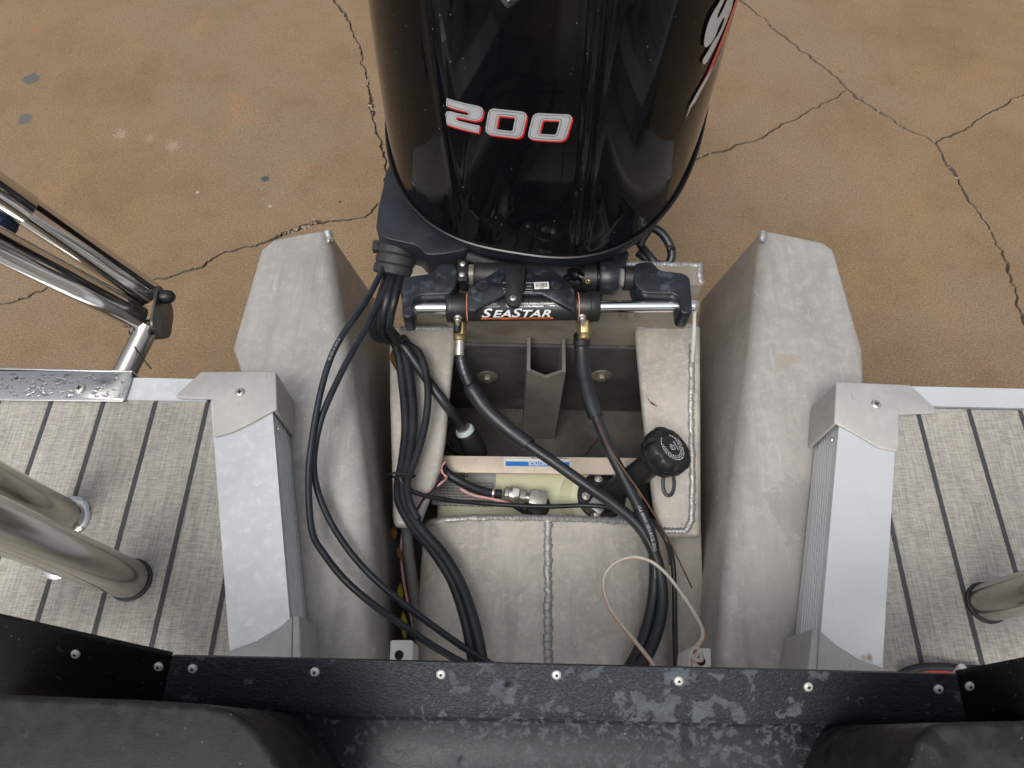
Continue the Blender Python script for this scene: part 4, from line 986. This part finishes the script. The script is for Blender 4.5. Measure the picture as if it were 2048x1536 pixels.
q.append(rect(.009,.0016,.018,.003)); poly_decal('barcode', q, lambda u, v: stk(u, v, .0016), MAT['print_dark'], link, 1)
q = []
for (px, py, L) in ((1006,566,.012),(1012,572,.007),(1006,578,.011),(1008,584,.008),(1052,566,.014),(1054,573,.008),(1052,579,.012),(1050,584,.013)):
    c = P(px, py, LZ); xx = c.x
    while xx < c.x+L: q.append(rect(xx, c.y-.001, xx+.0022, c.y+.001)); xx += .003
tag(poly_decal('plate_text', q, lambda u, v: (u, v, LZ+.0008), MAT['print_faint'], link, 1), kind='stuff')
# support arms from tilt tube to rod ends
arm_px = [[(805,562),(812,553),(862,546),(878,527),(911,525),(915,545),(913,570),(899,588),(838,590),(828,599),(826,634),(804,634)],
          [(1269,526),(1304,521),(1319,540),(1366,545),(1380,554),(1386,626),(1361,627),(1357,594),(1347,587),(1287,586),(1267,564)]]
for k, ap in enumerate(arm_px):
    ao = MB().prism(rounded([PP(x, y, -.006) for x, y in ap], .010, 4), -.058, -.006).build('support_arm', MAT['bracket'], cyl, smooth=45, bevel=.011, bseg=4)
MB().lathe([(.012,0),(.012,.008),(.008,.010)], at_px(1386), cx, 6).build('rod_nut', MAT['nickel'], cyl, smooth=20)
# bleed nipples and brass hose fittings at both glands
for (px, py, dx, capd) in ((916,636,0,True),(1164,634,-1,False)):
    o = P(px, py, -.030); ax = Vector((.02,-.75,.30)).normalized()
    MB().lathe([(.0085,-.012),(.0085,.0),(.0075,.002),(.0055,.004),(.0055,.010),(.0042,.011),(.0045,.015),(.0038,.016),(.0042,.019),(.003,.021)], o, ax, 14).build('bleed_nipple', MAT['nickel'], cyl, smooth=40)
    if capd: MB().lathe([(.0065,.006),(.0068,.022),(.0062,.028),(.003,.030)], o, (0,-1,-.15), 14).build('nipple_cap', MAT['black'], cyl, smooth=50)
    f0 = P(px+4, py+12, -.052); ax = Vector((.01,-1,-.35)).normalized()
    MB().lathe([(.0165,-.028),(.0165,-.004)], f0, ax, 20).build('gland_boss', MAT['black'], cyl, smooth=40)
    MB().lathe([(.0125,-.006),(.0135,.002),(.0135,.020),(.0125,.021)], f0, ax, 6).build('brass_fitting', MAT['brass'], cyl, smooth=20, bevel=.001)
    MB().lathe([(.0105,.020),(.0118,.022),(.0118,.030),(.0095,.032)], f0, ax, 20).build('brass_fitting', MAT['brass'] , cyl, smooth=40)
    if capd: MB().lathe([(.0088,.030),(.0095,.034),(.0088,.060)], f0, ax, 20).build('crimp_sleeve', MAT['nickel'], cyl, smooth=40)

# ================================================================== CABLE GROMMET on the motor's cable housing
ga, gb = P(800, 472, -.035), P(786, 552, -.075); gx = (gb-ga).normalized(); GL = (gb-ga).length
prof = [(.030,-.004)]
for k in range(4):
    h = GL*k/4; prof += [(.036+.0012*k, h+.001), (.0375+.001*k, h+GL*.10), (.0372+.001*k, h+GL*.20), (.0345+.001*k, h+GL*.23)]
prof += [(.030, GL), (.010, GL*.98)]
grom = MB().lathe(prof, ga, gx, 36).build('cable_grommet', MAT['grommet'], motor, smooth=35)
for (x, y) in ((757,491),(832,500)):
    q = P(x, y, -.045)
    MB().box((q.x-.012, q.y-.011, q.z-.012), (q.x+.012, q.y+.011, q.z+.004)).build('ear', MAT['grommet'], grom, smooth=30, bevel=.002)
    MB().add([(q.x+.0035*math.cos(k*.5236), q.y+.0035*math.sin(k*.5236), q.z+.0046) for k in range(12)], [tuple(range(12))]).build('hole', MAT['hole'], grom, smooth=None)

# ================================================================== HOSES, CABLES, WIRES (each lies loose: a thing of its own)
def hose(name, pts, r, mat, label, cat, seg=12, n=8, group=None):
    p = px_path(pts, n); rr = r
    o = MB().tube(p, rr, seg).build(name, MAT[mat], None, smooth=60)
    return tag(o, label, cat, group)
def on_hose(pts, n=8): return px_path(pts, n)
# two control cables bowing over the left pod
A = [(776,512,-.045),(755,560,-.035),(726,612,-.02),(688,665,-.01),(660,720,-.01),(640,790,-.02),(624,880,-.035),(617,963,-.05),(624,1062,-.06),(651,1112,-.06),(690,1160,-.06),(740,1204,-.07),(800,1247,-.09),(860,1288,-.11),(915,1320,-.12),(980,1352,-.13)]
B = [(786,535,-.06),(768,585,-.05),(735,650,-.04),(700,712,-.03),(674,763,-.03),(645,830,-.035),(631,890,-.05),(628,940,-.065),(638,990,-.075),(664,1049,-.082),(705,1110,-.085),(757,1165,-.09),(830,1225,-.11),(920,1290,-.13),(985,1330,-.14),(1040,1360,-.15)]
ca = hose('control_cable', A, .0058, 'hose_blue', 'outer of two thin black cables bowed over the left aluminium pod', 'cable', group=None)
cb = hose('control_cable', B, .0058, 'hose_blue', 'inner of two thin black cables bowed over the left aluminium pod', 'cable')
# text along a cable, facing up at the viewer
def along(path, s0, height):
    path = [Vector(p) for p in path]; d = [0]
    for i in range(1, len(path)): d.append(d[-1] + (path[i]-path[i-1]).length)
    def fn(u, v, r, toward=Vector((0,-.45,.9))):
        s = s0+u; i = 0
        while i < len(d)-2 and d[i+1] < s: i += 1
        t = (path[i+1]-path[i]).normalized(); p = path[i] + t*(s-d[i]); up = (toward - t*toward.dot(t)).normalized(); sd = up.cross(t)
        a = v/r; return p + (up*math.cos(a) + sd*math.sin(a))*(r+.0003)
    return fn
def hose_text(owner, pts, body, s0, size, r, mat='print_faint', flip=1, name='hose_print'):
    fn = along(on_hose(pts), s0, size); v_, f_ = text2d(body, size, .0001, 0, 1.15)
    return decal(name, v_, f_, lambda u, v: fn(u if flip > 0 else -u, (v-size*.35)*flip, r), MAT[mat], owner, .02)
hose_text(ca, A, 'IIII IIIII III IIIIII III', .27, .0055, .0058, 'print_faint', -1)

# fat looms out of the grommet, hanging in a short loop then running forward down the left side
def loom(dx, dz, end, label, r=.0092, mat='hose'):
    pts = [(781+dx*.9, 535, -.070), (764+dx, 590, -.062+dz), (751+dx*1.1, 632, -.085+dz), (747+dx*1.2, 660, -.125+dz), (758+dx*1.3, 676+dx*.25, -.160+dz), (779+dx, 676, -.185+dz)] + end
    o = hose('wiring_loom', pts, r, mat, label, 'hose'); return o, pts
loom(0, 0, [(795,700,-.195),(806,770,-.205),(812,850,-.205),(806,920,-.200),(798,965,-.195),(800,1005,-.190),(826,1052,-.182),(866,1100,-.172),(904,1160,-.165),(930,1235,-.160),(943,1300,-.155),(948,1350,-.15)], 'thick black loom looping down from the grommet, leftmost of three', .0098)
loom(13, .012, [(808,705,-.192),(822,775,-.198),(826,850,-.196),(816,925,-.190),(806,968,-.186),(812,1010,-.182),(842,1058,-.172),(884,1106,-.163),(920,1165,-.155),(947,1240,-.150),(962,1305,-.148),(968,1350,-.145)], 'thick black loom looping down from the grommet, middle of three', .0098)
loom(28, .022, [(818,690,-.185),(838,705,-.180),(852,745,-.182),(856,800,-.186),(848,860,-.190),(830,920,-.186),(815,960,-.178),(818,1000,-.172),(836,1040,-.170)], 'black loom looping down from the grommet, rightmost of three, nearest the cylinder', .0075)
hose('fuel_hose', [(793,520,-.09),(776,560,-.10),(768,600,-.12),(770,640,-.15),(786,668,-.17),(806,690,-.175),(838,735,-.195),(872,783,-.202),(900,820,-.225),(914,838,-.262),(926,856,-.312)], .0105, 'hose', 'ribbed black fuel hose ending at the white ringed connector', 'hose')
conn = thing('fuel_connector', tuple(P(940,890,-.42)), 'black fuel connector with pale white ring left of the tank bar', 'connector')
f0 = P(926, 854, -.31); f1 = P(955, 910, -.38); fx = (f1-f0).normalized()
MB().lathe([(.013,-.006),(.014,0),(.014,.006),(.012,.007)], f0, fx, 24).build('retaining_clip', MAT['nickel'], conn)
MB().lathe([(.012,.004),(.019,.006),(.021,.010),(.021,.013),(.016,.014)], f0, fx, 28).build('seal_ring', M('pale_ring', (.55,.62,.64), None, rough=.4), conn, smooth=40)
MB().lathe([(.020,.013),(.023,.017),(.0225,.030),(.025,.036),(.026,.060),(.024,.085),(.015,.090)], f0, fx, 28, lambda a, h: 1+(.02*math.cos(12*a) if h > .035 else 0)).build('housing', MAT['black'], conn, smooth=45)
hose('wiring_loom', [(905,830,-.42),(890,870,-.44),(905,900,-.46),(940,912,-.48)], .008, 'hose', 'short black hose down in the dark well below the fuel connector', 'hose')
# zip ties round the left looms
for (px, py, z, lb) in ((802,948,-.182,'black cable tie gripping the left looms beside the tank'),):
    c = P(px, py, z); MB().tube([(c.x+.026*math.cos(a), c.y-.002*math.sin(a), c.z-.008+.019*math.sin(a)) for a in [2*math.pi*k/24 for k in range(25)]], .0022, 6).add([], []).build('cable_tie', MAT['black'], None)
    o = bpy.data.objects[-1] if False else [x for x in COL.objects if x.name.startswith('cable_tie')][-1]; tag(o, lb, 'cable tie')
# thin sensor cable across the tank
hose('sensor_cable', [(800,955,-.175),(812,975,-.185),(845,990,-.20),(900,1001,-.235),(960,1006,-.255),(1030,1011,-.262),(1100,1013,-.262),(1160,1011,-.262),(1205,1013,-.255),(1245,1022,-.24),(1280,1033,-.215),(1310,1048,-.19),(1332,1080,-.185),(1345,1120,-.20),(1349,1190,-.215),(1350,1270,-.22),(1352,1345,-.22)], .0046, 'hose', 'thin black cable crossing above the cream tank', 'cable')
# hydraulic steering hoses
SL = [(922,700,-.100),(923,722,-.110),(930,748,-.120),(946,782,-.130),(972,818,-.140),(1012,855,-.150),(1055,888,-.158),(1110,926,-.166),(1175,972,-.170),(1235,1014,-.165),(1280,1055,-.162),(1308,1105,-.165),(1322,1160,-.175),(1324,1215,-.180),(1312,1270,-.180),(1290,1318,-.175),(1260,1355,-.17)]
slh = hose('steering_hose', SL, .0105, 'hose', 'black hydraulic hose from the left cylinder fitting curving across the tank', 'hose')
MB().tube(px_path([(944,778,-.130),(947,783,-.130),(972,818,-.140),(1012,855,-.150),(1050,884,-.157),(1056,889,-.158)], 8), .0150, 16).build('protective_sleeve', MAT['hose'], slh, smooth=60)
SR = [(1165,675,-.095),(1164,700,-.110),(1167,745,-.120),(1180,800,-.125),(1197,845,-.130),(1222,905,-.138),(1255,970,-.145),(1285,1030,-.150),(1303,1075,-.158),(1309,1120,-.170),(1308,1180,-.185),(1298,1240,-.19),(1278,1300,-.188),(1250,1350,-.18)]
srh = hose('steering_hose', SR, .0105, 'hose', 'black hydraulic hose from the right cylinder fitting running past the filler cap', 'hose')
MB().tube(px_path([(1163,668,-.09),(1164,678,-.098),(1163,700,-.110),(1167,745,-.120),(1180,800,-.125),(1192,834,-.129)], 8), [.010]+[.0165]*7+[.0168]*6+[.0145]*12+[.0142]*15, 16).build('protective_sleeve', MAT['hose'], srh, smooth=60)
hose_text(srh, SR, 'STEERING HOSE 5/16 I.D. 1000 PSI', .475, .0075, .0105, 'print_faint', -1)
hose_text(slh, SL, 'II I III I III', .02, .006, .0105, 'print_faint', 1)
# fuel line on the tank with pink and black wires
hose('fuel_line', [(884,930,-.265),(892,945,-.262),(915,960,-.265),(945,975,-.275),(975,985,-.285),(1002,988,-.293)], .0098, 'hose', 'black fuel line leading into the silver valve on the tank', 'hose')
cl = P(987, 986, -.290); tag(MB().tube([Vector((cl.x, cl.y, cl.z)) + Vector((.001*math.cos(a), .0118*math.cos(a), .0118*math.sin(a))) for a in [2*math.pi*k/28 for k in range(29)]], .003, 6, True, 1).build('hose_clamp', MAT['nickel'], None), 'silver worm clamp on the fuel line beside the valve', 'hose clamp')
hose('signal_wire', [(890,924,-.250),(883,935,-.245),(886,948,-.240),(893,955,-.240),(880,968,-.225),(850,990,-.22),(828,1022,-.215)], .0024, 'pink', 'pink wire wrapped around the bar end beside the left looms', 'wire', 8)
hose('signal_wire', [(920,977,-.262),(945,990,-.266),(985,998,-.270),(1015,1006,-.276),(1035,1013,-.29)], .0028, 'pink', 'pink wire running along the fuel line to the valve', 'wire', 8)
hose('ground_wire', [(890,930,-.252),(888,945,-.244),(870,975,-.22),(845,1000,-.218),(832,1025,-.214)], .0026, 'hose', 'thin black wire twisted with the pink wire at the bar end', 'wire', 8)
hose('ground_wire', [(1022,1008,-.280),(1045,1022,-.29),(1062,1032,-.30)], .005, 'hose', 'short black lead dipping under the mound weld beside the pickup', 'wire', 8)
hose('signal_wire', [(806,1062,-.30),(802,1100,-.31),(806,1150,-.31),(815,1200,-.31),(826,1250,-.31),(836,1300,-.31),(840,1340,-.31)], .0030, 'pink', 'pale pink wire down in the gap beside the left pod', 'wire', 8)
hose('drain_hose', [(812,1052,-.29),(818,1110,-.29),(828,1180,-.285),(838,1250,-.285),(844,1340,-.285)], .011, 'hose_grey', 'dull grey hose lying in the gap between pod and mound', 'hose')
hose('tie_wire', [(1192,838,-.108),(1214,888,-.118),(1248,940,-.125),(1280,985,-.14),(1310,1032,-.16),(1340,1085,-.175),(1362,1130,-.19),(1384,1176,-.20)], .0016, 'brown_wire', 'rusty brown wire trailing down from the right steering hose', 'wire', 8)
hose('sender_wire', [(1333,1090,-.16),(1338,1110,-.17),(1340,1130,-.18)], .0022, 'hose', 'very short black wire end beside the right hoses', 'wire', 8)
# grey-white twin wire loop knotted at the right tab
W1 = [(1318,1345,-.12),(1300,1318,-.115),(1275,1287,-.11),(1245,1250,-.105),(1220,1215,-.10),(1208,1180,-.10),(1210,1150,-.095),(1230,1126,-.09),(1265,1114,-.085),(1300,1122,-.08),(1330,1145,-.075),(1358,1180,-.065),(1385,1220,-.05),(1402,1252,-.035),(1404,1275,-.025),(1392,1294,-.018),(1383,1306,-.012),(1390,1318,-.008),(1402,1318,-.010),(1398,1300,-.008),(1386,1296,-.006),(1380,1315,-.012),(1378,1345,-.02)]
hose('lamp_wire', W1, .0027, 'cream_wire', 'cream wire looped on the mound and knotted at the right tab', 'wire', 8, 10)
hose('lamp_wire', [(x+(2.6 if i > 8 else -1.5), y+2.2, z-.004) for i, (x, y, z) in enumerate(W1)], .0021, 'orange_wire', 'orange wire paired under the cream wire loop', 'wire', 8, 10)
# hose loops behind the right support arm
hose('drain_hose', [(1278,492,-.06),(1290,470,-.05),(1304,456,-.045),(1325,468,-.05),(1340,492,-.06),(1343,515,-.07),(1332,530,-.08),(1310,527,-.09),(1290,515,-.09),(1276,505,-.09)], .0088, 'hose', 'black hose loop behind the right support arm', 'hose')
hose('drain_hose', [(1280,488,-.08),(1296,508,-.08),(1312,528,-.085),(1328,545,-.10),(1338,530,-.10)], .0080, 'hose', 'straight black hose crossing inside the loop by the right arm', 'hose')
o = MB().tube(px_path([(1336,499,-.05),(1342,494,-.048),(1349,497,-.055)], 5), .004, 8).build('cable_tie', MAT['black'], None); tag(o, 'black cable tie on the hose loop behind the right arm', 'cable tie')

# white edge trim strip down the right of the transom
o = MB().tube(px_path([(1389,615,-.10),(1388,660,-.14),(1386,700,-.19),(1385,722,-.222)], 6), .0038, 8).build('sealant_strip', MAT['white'], None); tag(o, 'thin white sealant strip beside the right support arm', 'strip')

# ================================================================== LEAVES AND TWIGS
def leaf(px, py, z, L, W, an, mat, label, curl=.3):
    c = P(px, py, z); rows = []; 
    for i in range(9):
        t = i/8; w_ = W*math.sin(math.pi*min(1, t*1.02+.01))**.8*(1+.25*noise.noise(Vector((t*6, px, 0)))); row = []
        for k in range(5):
            s = (k-2)/2; x = (t-.5)*L; y = s*w_*.5; h = curl*W*(abs(s)**1.5*.8 + .5*math.sin(t*5+px)*.4) 
            row.append((c.x + x*math.cos(an) - y*math.sin(an), c.y + x*math.sin(an) + y*math.cos(an), c.z + h))
        rows.append(row)
    top = MB().grid(rows); top.grid([[(x, y, zz-.0005) for x, y, zz in r] for r in rows], True)
    return tag(top.build('leaf', MAT[mat], None, smooth=70), label, 'leaf')
leaf(790, 722, -.218, .050, .017, R(-78), 'leaf', 'curled brown dead leaf wedged beside the looms under the cylinder', .8)
leaf(789, 1068, -.30, .03, .014, R(-80), 'leaf', 'brown leaf scrap in the left gap beside the mound weld', .6)
leaf(799, 1108, -.30, .028, .010, R(-70), 'leaf', 'dark brown leaf scrap in the left gap below the tank', .6)
leaf(801, 1190, -.31, .045, .012, R(-85), 'leaf_y', 'narrow mottled yellow leaf in the left gap beside the pink wire', .6)
leaf(809, 1252, -.30, .055, .013, R(-80), 'leaf_y', 'bright yellow leaf above the left bolt tab', .5)
o = MB().tube(px_path([(1296,798,ZL+.003),(1301,804,ZL+.003),(1308,809,ZL+.004),(1314,813,ZL+.003)], 5), [.0006]*6+[.0018]*5+[.0008]*5, 6).build('twig', MAT['brown_wire'], None); tag(o, 'tiny dark seed husk on the right ledge', 'twig')
o = MB().tube(px_path([(1170,910,-.645),(1196,876,-.645)], 5), .0022, 6).build('twig', MAT['brown_wire'], None); tag(o, 'thin brown twig lying on the wet well floor', 'twig')

# ================================================================== BOARDING LADDER (folded, at the left stern)
lad = thing('boarding_ladder', tuple(P(300, 660, -.08)), 'folded stainless boarding ladder hinged behind the left rail', 'ladder')
s0, s1 = P(246, 752, -.03), P(296, 652, -.005)
MB().tube([s0, s1], .0195, 24).build('stub_tube', MAT['steel_satin'], lad, smooth=60)
t1a, t1b = P(296, 586, .020), P(3, 387, .28); t2a, t2b = P(272, 631, .012), P(0, 490, .27)
for (a, b) in ((t1a, t1b), (t2a, t2b)):
    e = a + (b-a)*2.0
    MB().tube([a, a.lerp(e, .3), e], .0246, 36).build('side_tube', MAT['steel'], lad, smooth=60)
j = t1a.lerp(t1b, .865); jd = (t1b-t1a).normalized()
MB().lathe([(.0249,-.001),(.0256,0),(.0256,.30)], j, jd, 36).build('outer_sleeve', MAT['steel'], lad, smooth=60)
j2 = t2a.lerp(t2b, .02); MB().tube([j2 + (Vector((0,0,1))*math.cos(a) + Vector((.45,.89,0))*math.sin(a))*.024 for a in [2*math.pi*k/28 for k in range(29)]], .0022, 6).build('cable_tie', MAT['black'], lad)
MB().tube(px_path([(258,662,-.002),(268,690,0),(282,712,.004),(302,737,.008)], 6), .0014, 6).build('tie_tail', MAT['black'], lad)
# hinge bracket: upright cheeks either side of the tubes
hA, hB = P(311, 566, .040), P(297, 652, .040)
hd = (hB-hA); hd.z = 0; HL = hd.length; hd.normalize(); hn = Vector((-hd.y, hd.x, 0)); hn = hn if hn.x > 0 else -hn
out2 = rounded([(0,0),(HL,0),(HL+.004,-.040),(HL-.018,-.072),(.018,-.072),(0,-.046)], .014, 5)
for k, off in enumerate((0,)):
    MB().plate([hA + hd*a_ + Vector((0,0,b_)) + hn*off for a_, b_ in out2], hn, .006).build('hinge_plate', MAT['dark_reflection_steel'], lad, smooth=40, bevel=.0015)
MB().hexa(*[[hA + hd*a_ + hn*o_ + Vector((0,0,z_)) for a_, o_ in ((HL-.05,-.0595),(HL-.012,-.0595),(HL-.012,-.0005),(HL-.05,-.0005))] for z_ in (-.068,-.050)]).build('hinge_bridge', MAT['steel_satin'], lad, smooth=40, bevel=.003)
c = hA + hd*.020 + Vector((0,0,-.016)) + hn*.0055
MB().lathe([(.0115,0),(.0125,.003),(.0125,.013),(.010,.020),(.005,.024),(.001,.0245)], c, hn, 22).build('bolt_cap', MAT['black'], lad, smooth=60)
c = P(2, 446, .24); MB().lathe([(.004,-.02),(.016,-.016),(.018,0),(.016,.016),(.004,.02)], c, (1,-.6,0), 18).build('stopper', MAT['bluecap'], lad, smooth=60)

# ================================================================== DECK POSTS
def post(px, py, r, h, flange, name, label):
    b = P(px, py, -.003); t = thing(name, tuple(b), label, 'post')
    MB().lathe([(r,0),(r,h)], b, (0,0,1), 40).build('tube', MAT['steel_satin'], t, smooth=60)
    if flange: MB().lathe([(r+.009,0),(r+.009,.002),(r+.006,.0045),(r+.002,.005),(r+.001,.005)], b, (0,0,1), 40).build('base_flange', MAT['steel'], t, smooth=50)
    else: MB().lathe([(r+.003,0),(r+.003,.003),(r+.0008,.004)], b, (0,0,1), 40).build('base_gasket', MAT['black'], t, smooth=50)
    return t
post(135, 1036, .0265, .70, True, 'seat_post', 'dull stainless post with flange, farther of the two at left')
post(262, 1160, .0290, .66, False, 'seat_post', 'thick stainless post nearest the left side rail, crossing in front of another')
post(1972, 1206, .0275, .66, False, 'seat_post', 'stainless post standing on the right deck')
q = P(118, 1128, -.003); fc = MB().lathe([(.024,0),(.024,.002),(.020,.0045),(.012,.005),(.004,.005)], q, (0,0,1), 32).build('socket_cover', MAT['steel'], None, smooth=50); tag(fc, 'round stainless deck socket cover peeking from under the thick left post', 'socket cover')
o = MB().tube(px_path([(1800,1350,.004),(1822,1340,.008),(1850,1334,.010),(1890,1334,.010),(1930,1338,.008),(1960,1338,.006)], 6), .006, 10).build('power_cable', MAT['hose'], None); tag(o, 'black cable showing above the right end of the plastic flange', 'cable')
o = MB().tube(px_path([(1806,1352,.002),(1840,1343,.004),(1880,1342,.004),(1920,1345,.003)], 6), .004, 8).build('power_cable', MAT['red'], None); tag(o, 'red wire just under the black cable at right flange end', 'cable')

# ================================================================== STERN SEAT BACK (black moulded plastic in the foreground)
seat = thing('stern_seat_back', (BX, -.15, 0.0), 'black moulded plastic seat back with screwed flange along the bottom', 'seat back')
Z1, Z2 = .300, .272
T = [P(345,1312,Z1), P(1912,1349,Z1)]; Bt = [P(325,1404,Z2), P(700,1433,Z2), P(1100,1440,Z2), P(1500,1450,Z2), P(1932,1447,Z2)]
N = 40; rows = []
def edge(pts, t):
    i = min(int(t*(len(pts)-1)), len(pts)-2); f = t*(len(pts)-1)-i; return pts[i].lerp(pts[i+1], f)
for i in range(N+1):
    t = i/N; a, b = edge(T, t), edge(Bt, t); d = (b-a); col = []
    col.append(a + Vector((0,.002,-.10))); col.append(a + Vector((0,.002,-.004))); col.append(a + Vector((0,.0005,-.0008)))
    for k in range(9): col.append(a + d*(k/8)*.9 + Vector((0,0,.001)))
    # fold into the tray
    for k in range(1, 7):
        ph = k/6; col.append(a + d*(.9 + .16*ph) + Vector((0, 0, -.004*ph*ph)))
    for y in (-.02,-.08,-.2,-.4): col.append(Vector((b.x, y-.01, Z2-.014)))
    rows.append(col)
flat = list(map(list, zip(*rows)))
MB().grid(flat[:15]).build('flange', MAT['pl_flange'], seat, smooth=60)
MB().grid(flat[14:]).build('tray', MAT['pl_tray'], seat, smooth=60)
wl = [P(345,1312,Z1) + Vector((-.0006,0,0)), P(-330,1161,Z1), P(-330,1386,.20), P(326,1406,Z2-.004)]
MB().add(wl + [p + Vector((0,.004,-.001)) for p in wl], [(0,1,2,3),(7,6,5,4),(0,4,5,1)]).build('side_panel', MAT['pl_wing'], seat, smooth=None)
wr = [P(1912,1349,Z1) + Vector((.0006,0,0)), P(2400,1253,Z1), P(2400,1430,.20), P(1931,1450,Z2-.004)]
MB().add(wr + [p + Vector((0,.004,-.001)) for p in wr], [(3,2,1,0),(4,5,6,7),(1,5,4,0)]).build('side_panel', MAT['pl_wing'], seat, smooth=None)
fn = (T[1]-T[0]).cross(Bt[2]-T[0]); fn = fn if fn.z > 0 else -fn; fn.normalize()
MAT['rivet'] = M('grubby_white_screw', (.55,.53,.50), (.62,.61,.58), 80, rough=.4, metal=.25)
for i, (x, y) in enumerate(((386,1337),(630,1343),(882,1348),(1113,1349),(1357,1361),(1616,1373),(1876,1378))):
    d = _ray(x, y); t0 = P(345,1312,Z1); den = d.dot(fn); q = _c + d*((T[0]-_c).dot(fn)/den) + fn*.0008
    screw_head(0, 0, 0, .0050, seat, kind='hex', axis=fn, mat='rivet', pt=q)
for (quad, pts) in ((wl, ((152,1308),(318,1333))), (wr, ((1938,1372),))):
    nn = (quad[1]-quad[0]).cross(quad[3]-quad[0]); nn = nn if nn.dot(_c - quad[0]) > 0 else -nn; nn.normalize()
    for (x, y) in pts:
        d = _ray(x, y); q = _c + d*((quad[0]-_c).dot(nn)/d.dot(nn)) + nn*.0006
        screw_head(0, 0, 0, .0050, seat, kind='hex', axis=nn, mat='rivet', pt=q)
# rounded bolsters rising towards the viewer at both bottom corners
def bolster(px, z, zb):
    poly = rounded([PP(x, y, z) for x, y in px], .05, 6)
    return MB().prism(poly, zb, z).build('bolster', MAT['pl_pad'], seat, smooth=60, bevel=.028, bseg=5)
bolster([(-420,1372),(330,1402),(470,1414),(545,1500),(640,1700),(-420,1700)], .47, .25)
bolster([(1770,1700),(1818,1530),(1850,1446),(2500,1432),(2500,1700)], .47, .25)

for (x, y) in ((331,1309),(1921,1340)):
    MB().lathe([(.0045,-.012),(.0045,.004),(.0038,.006)], P(x, y, .292), (0,.5,1), 14).build('spacer', MAT['white'], seat)
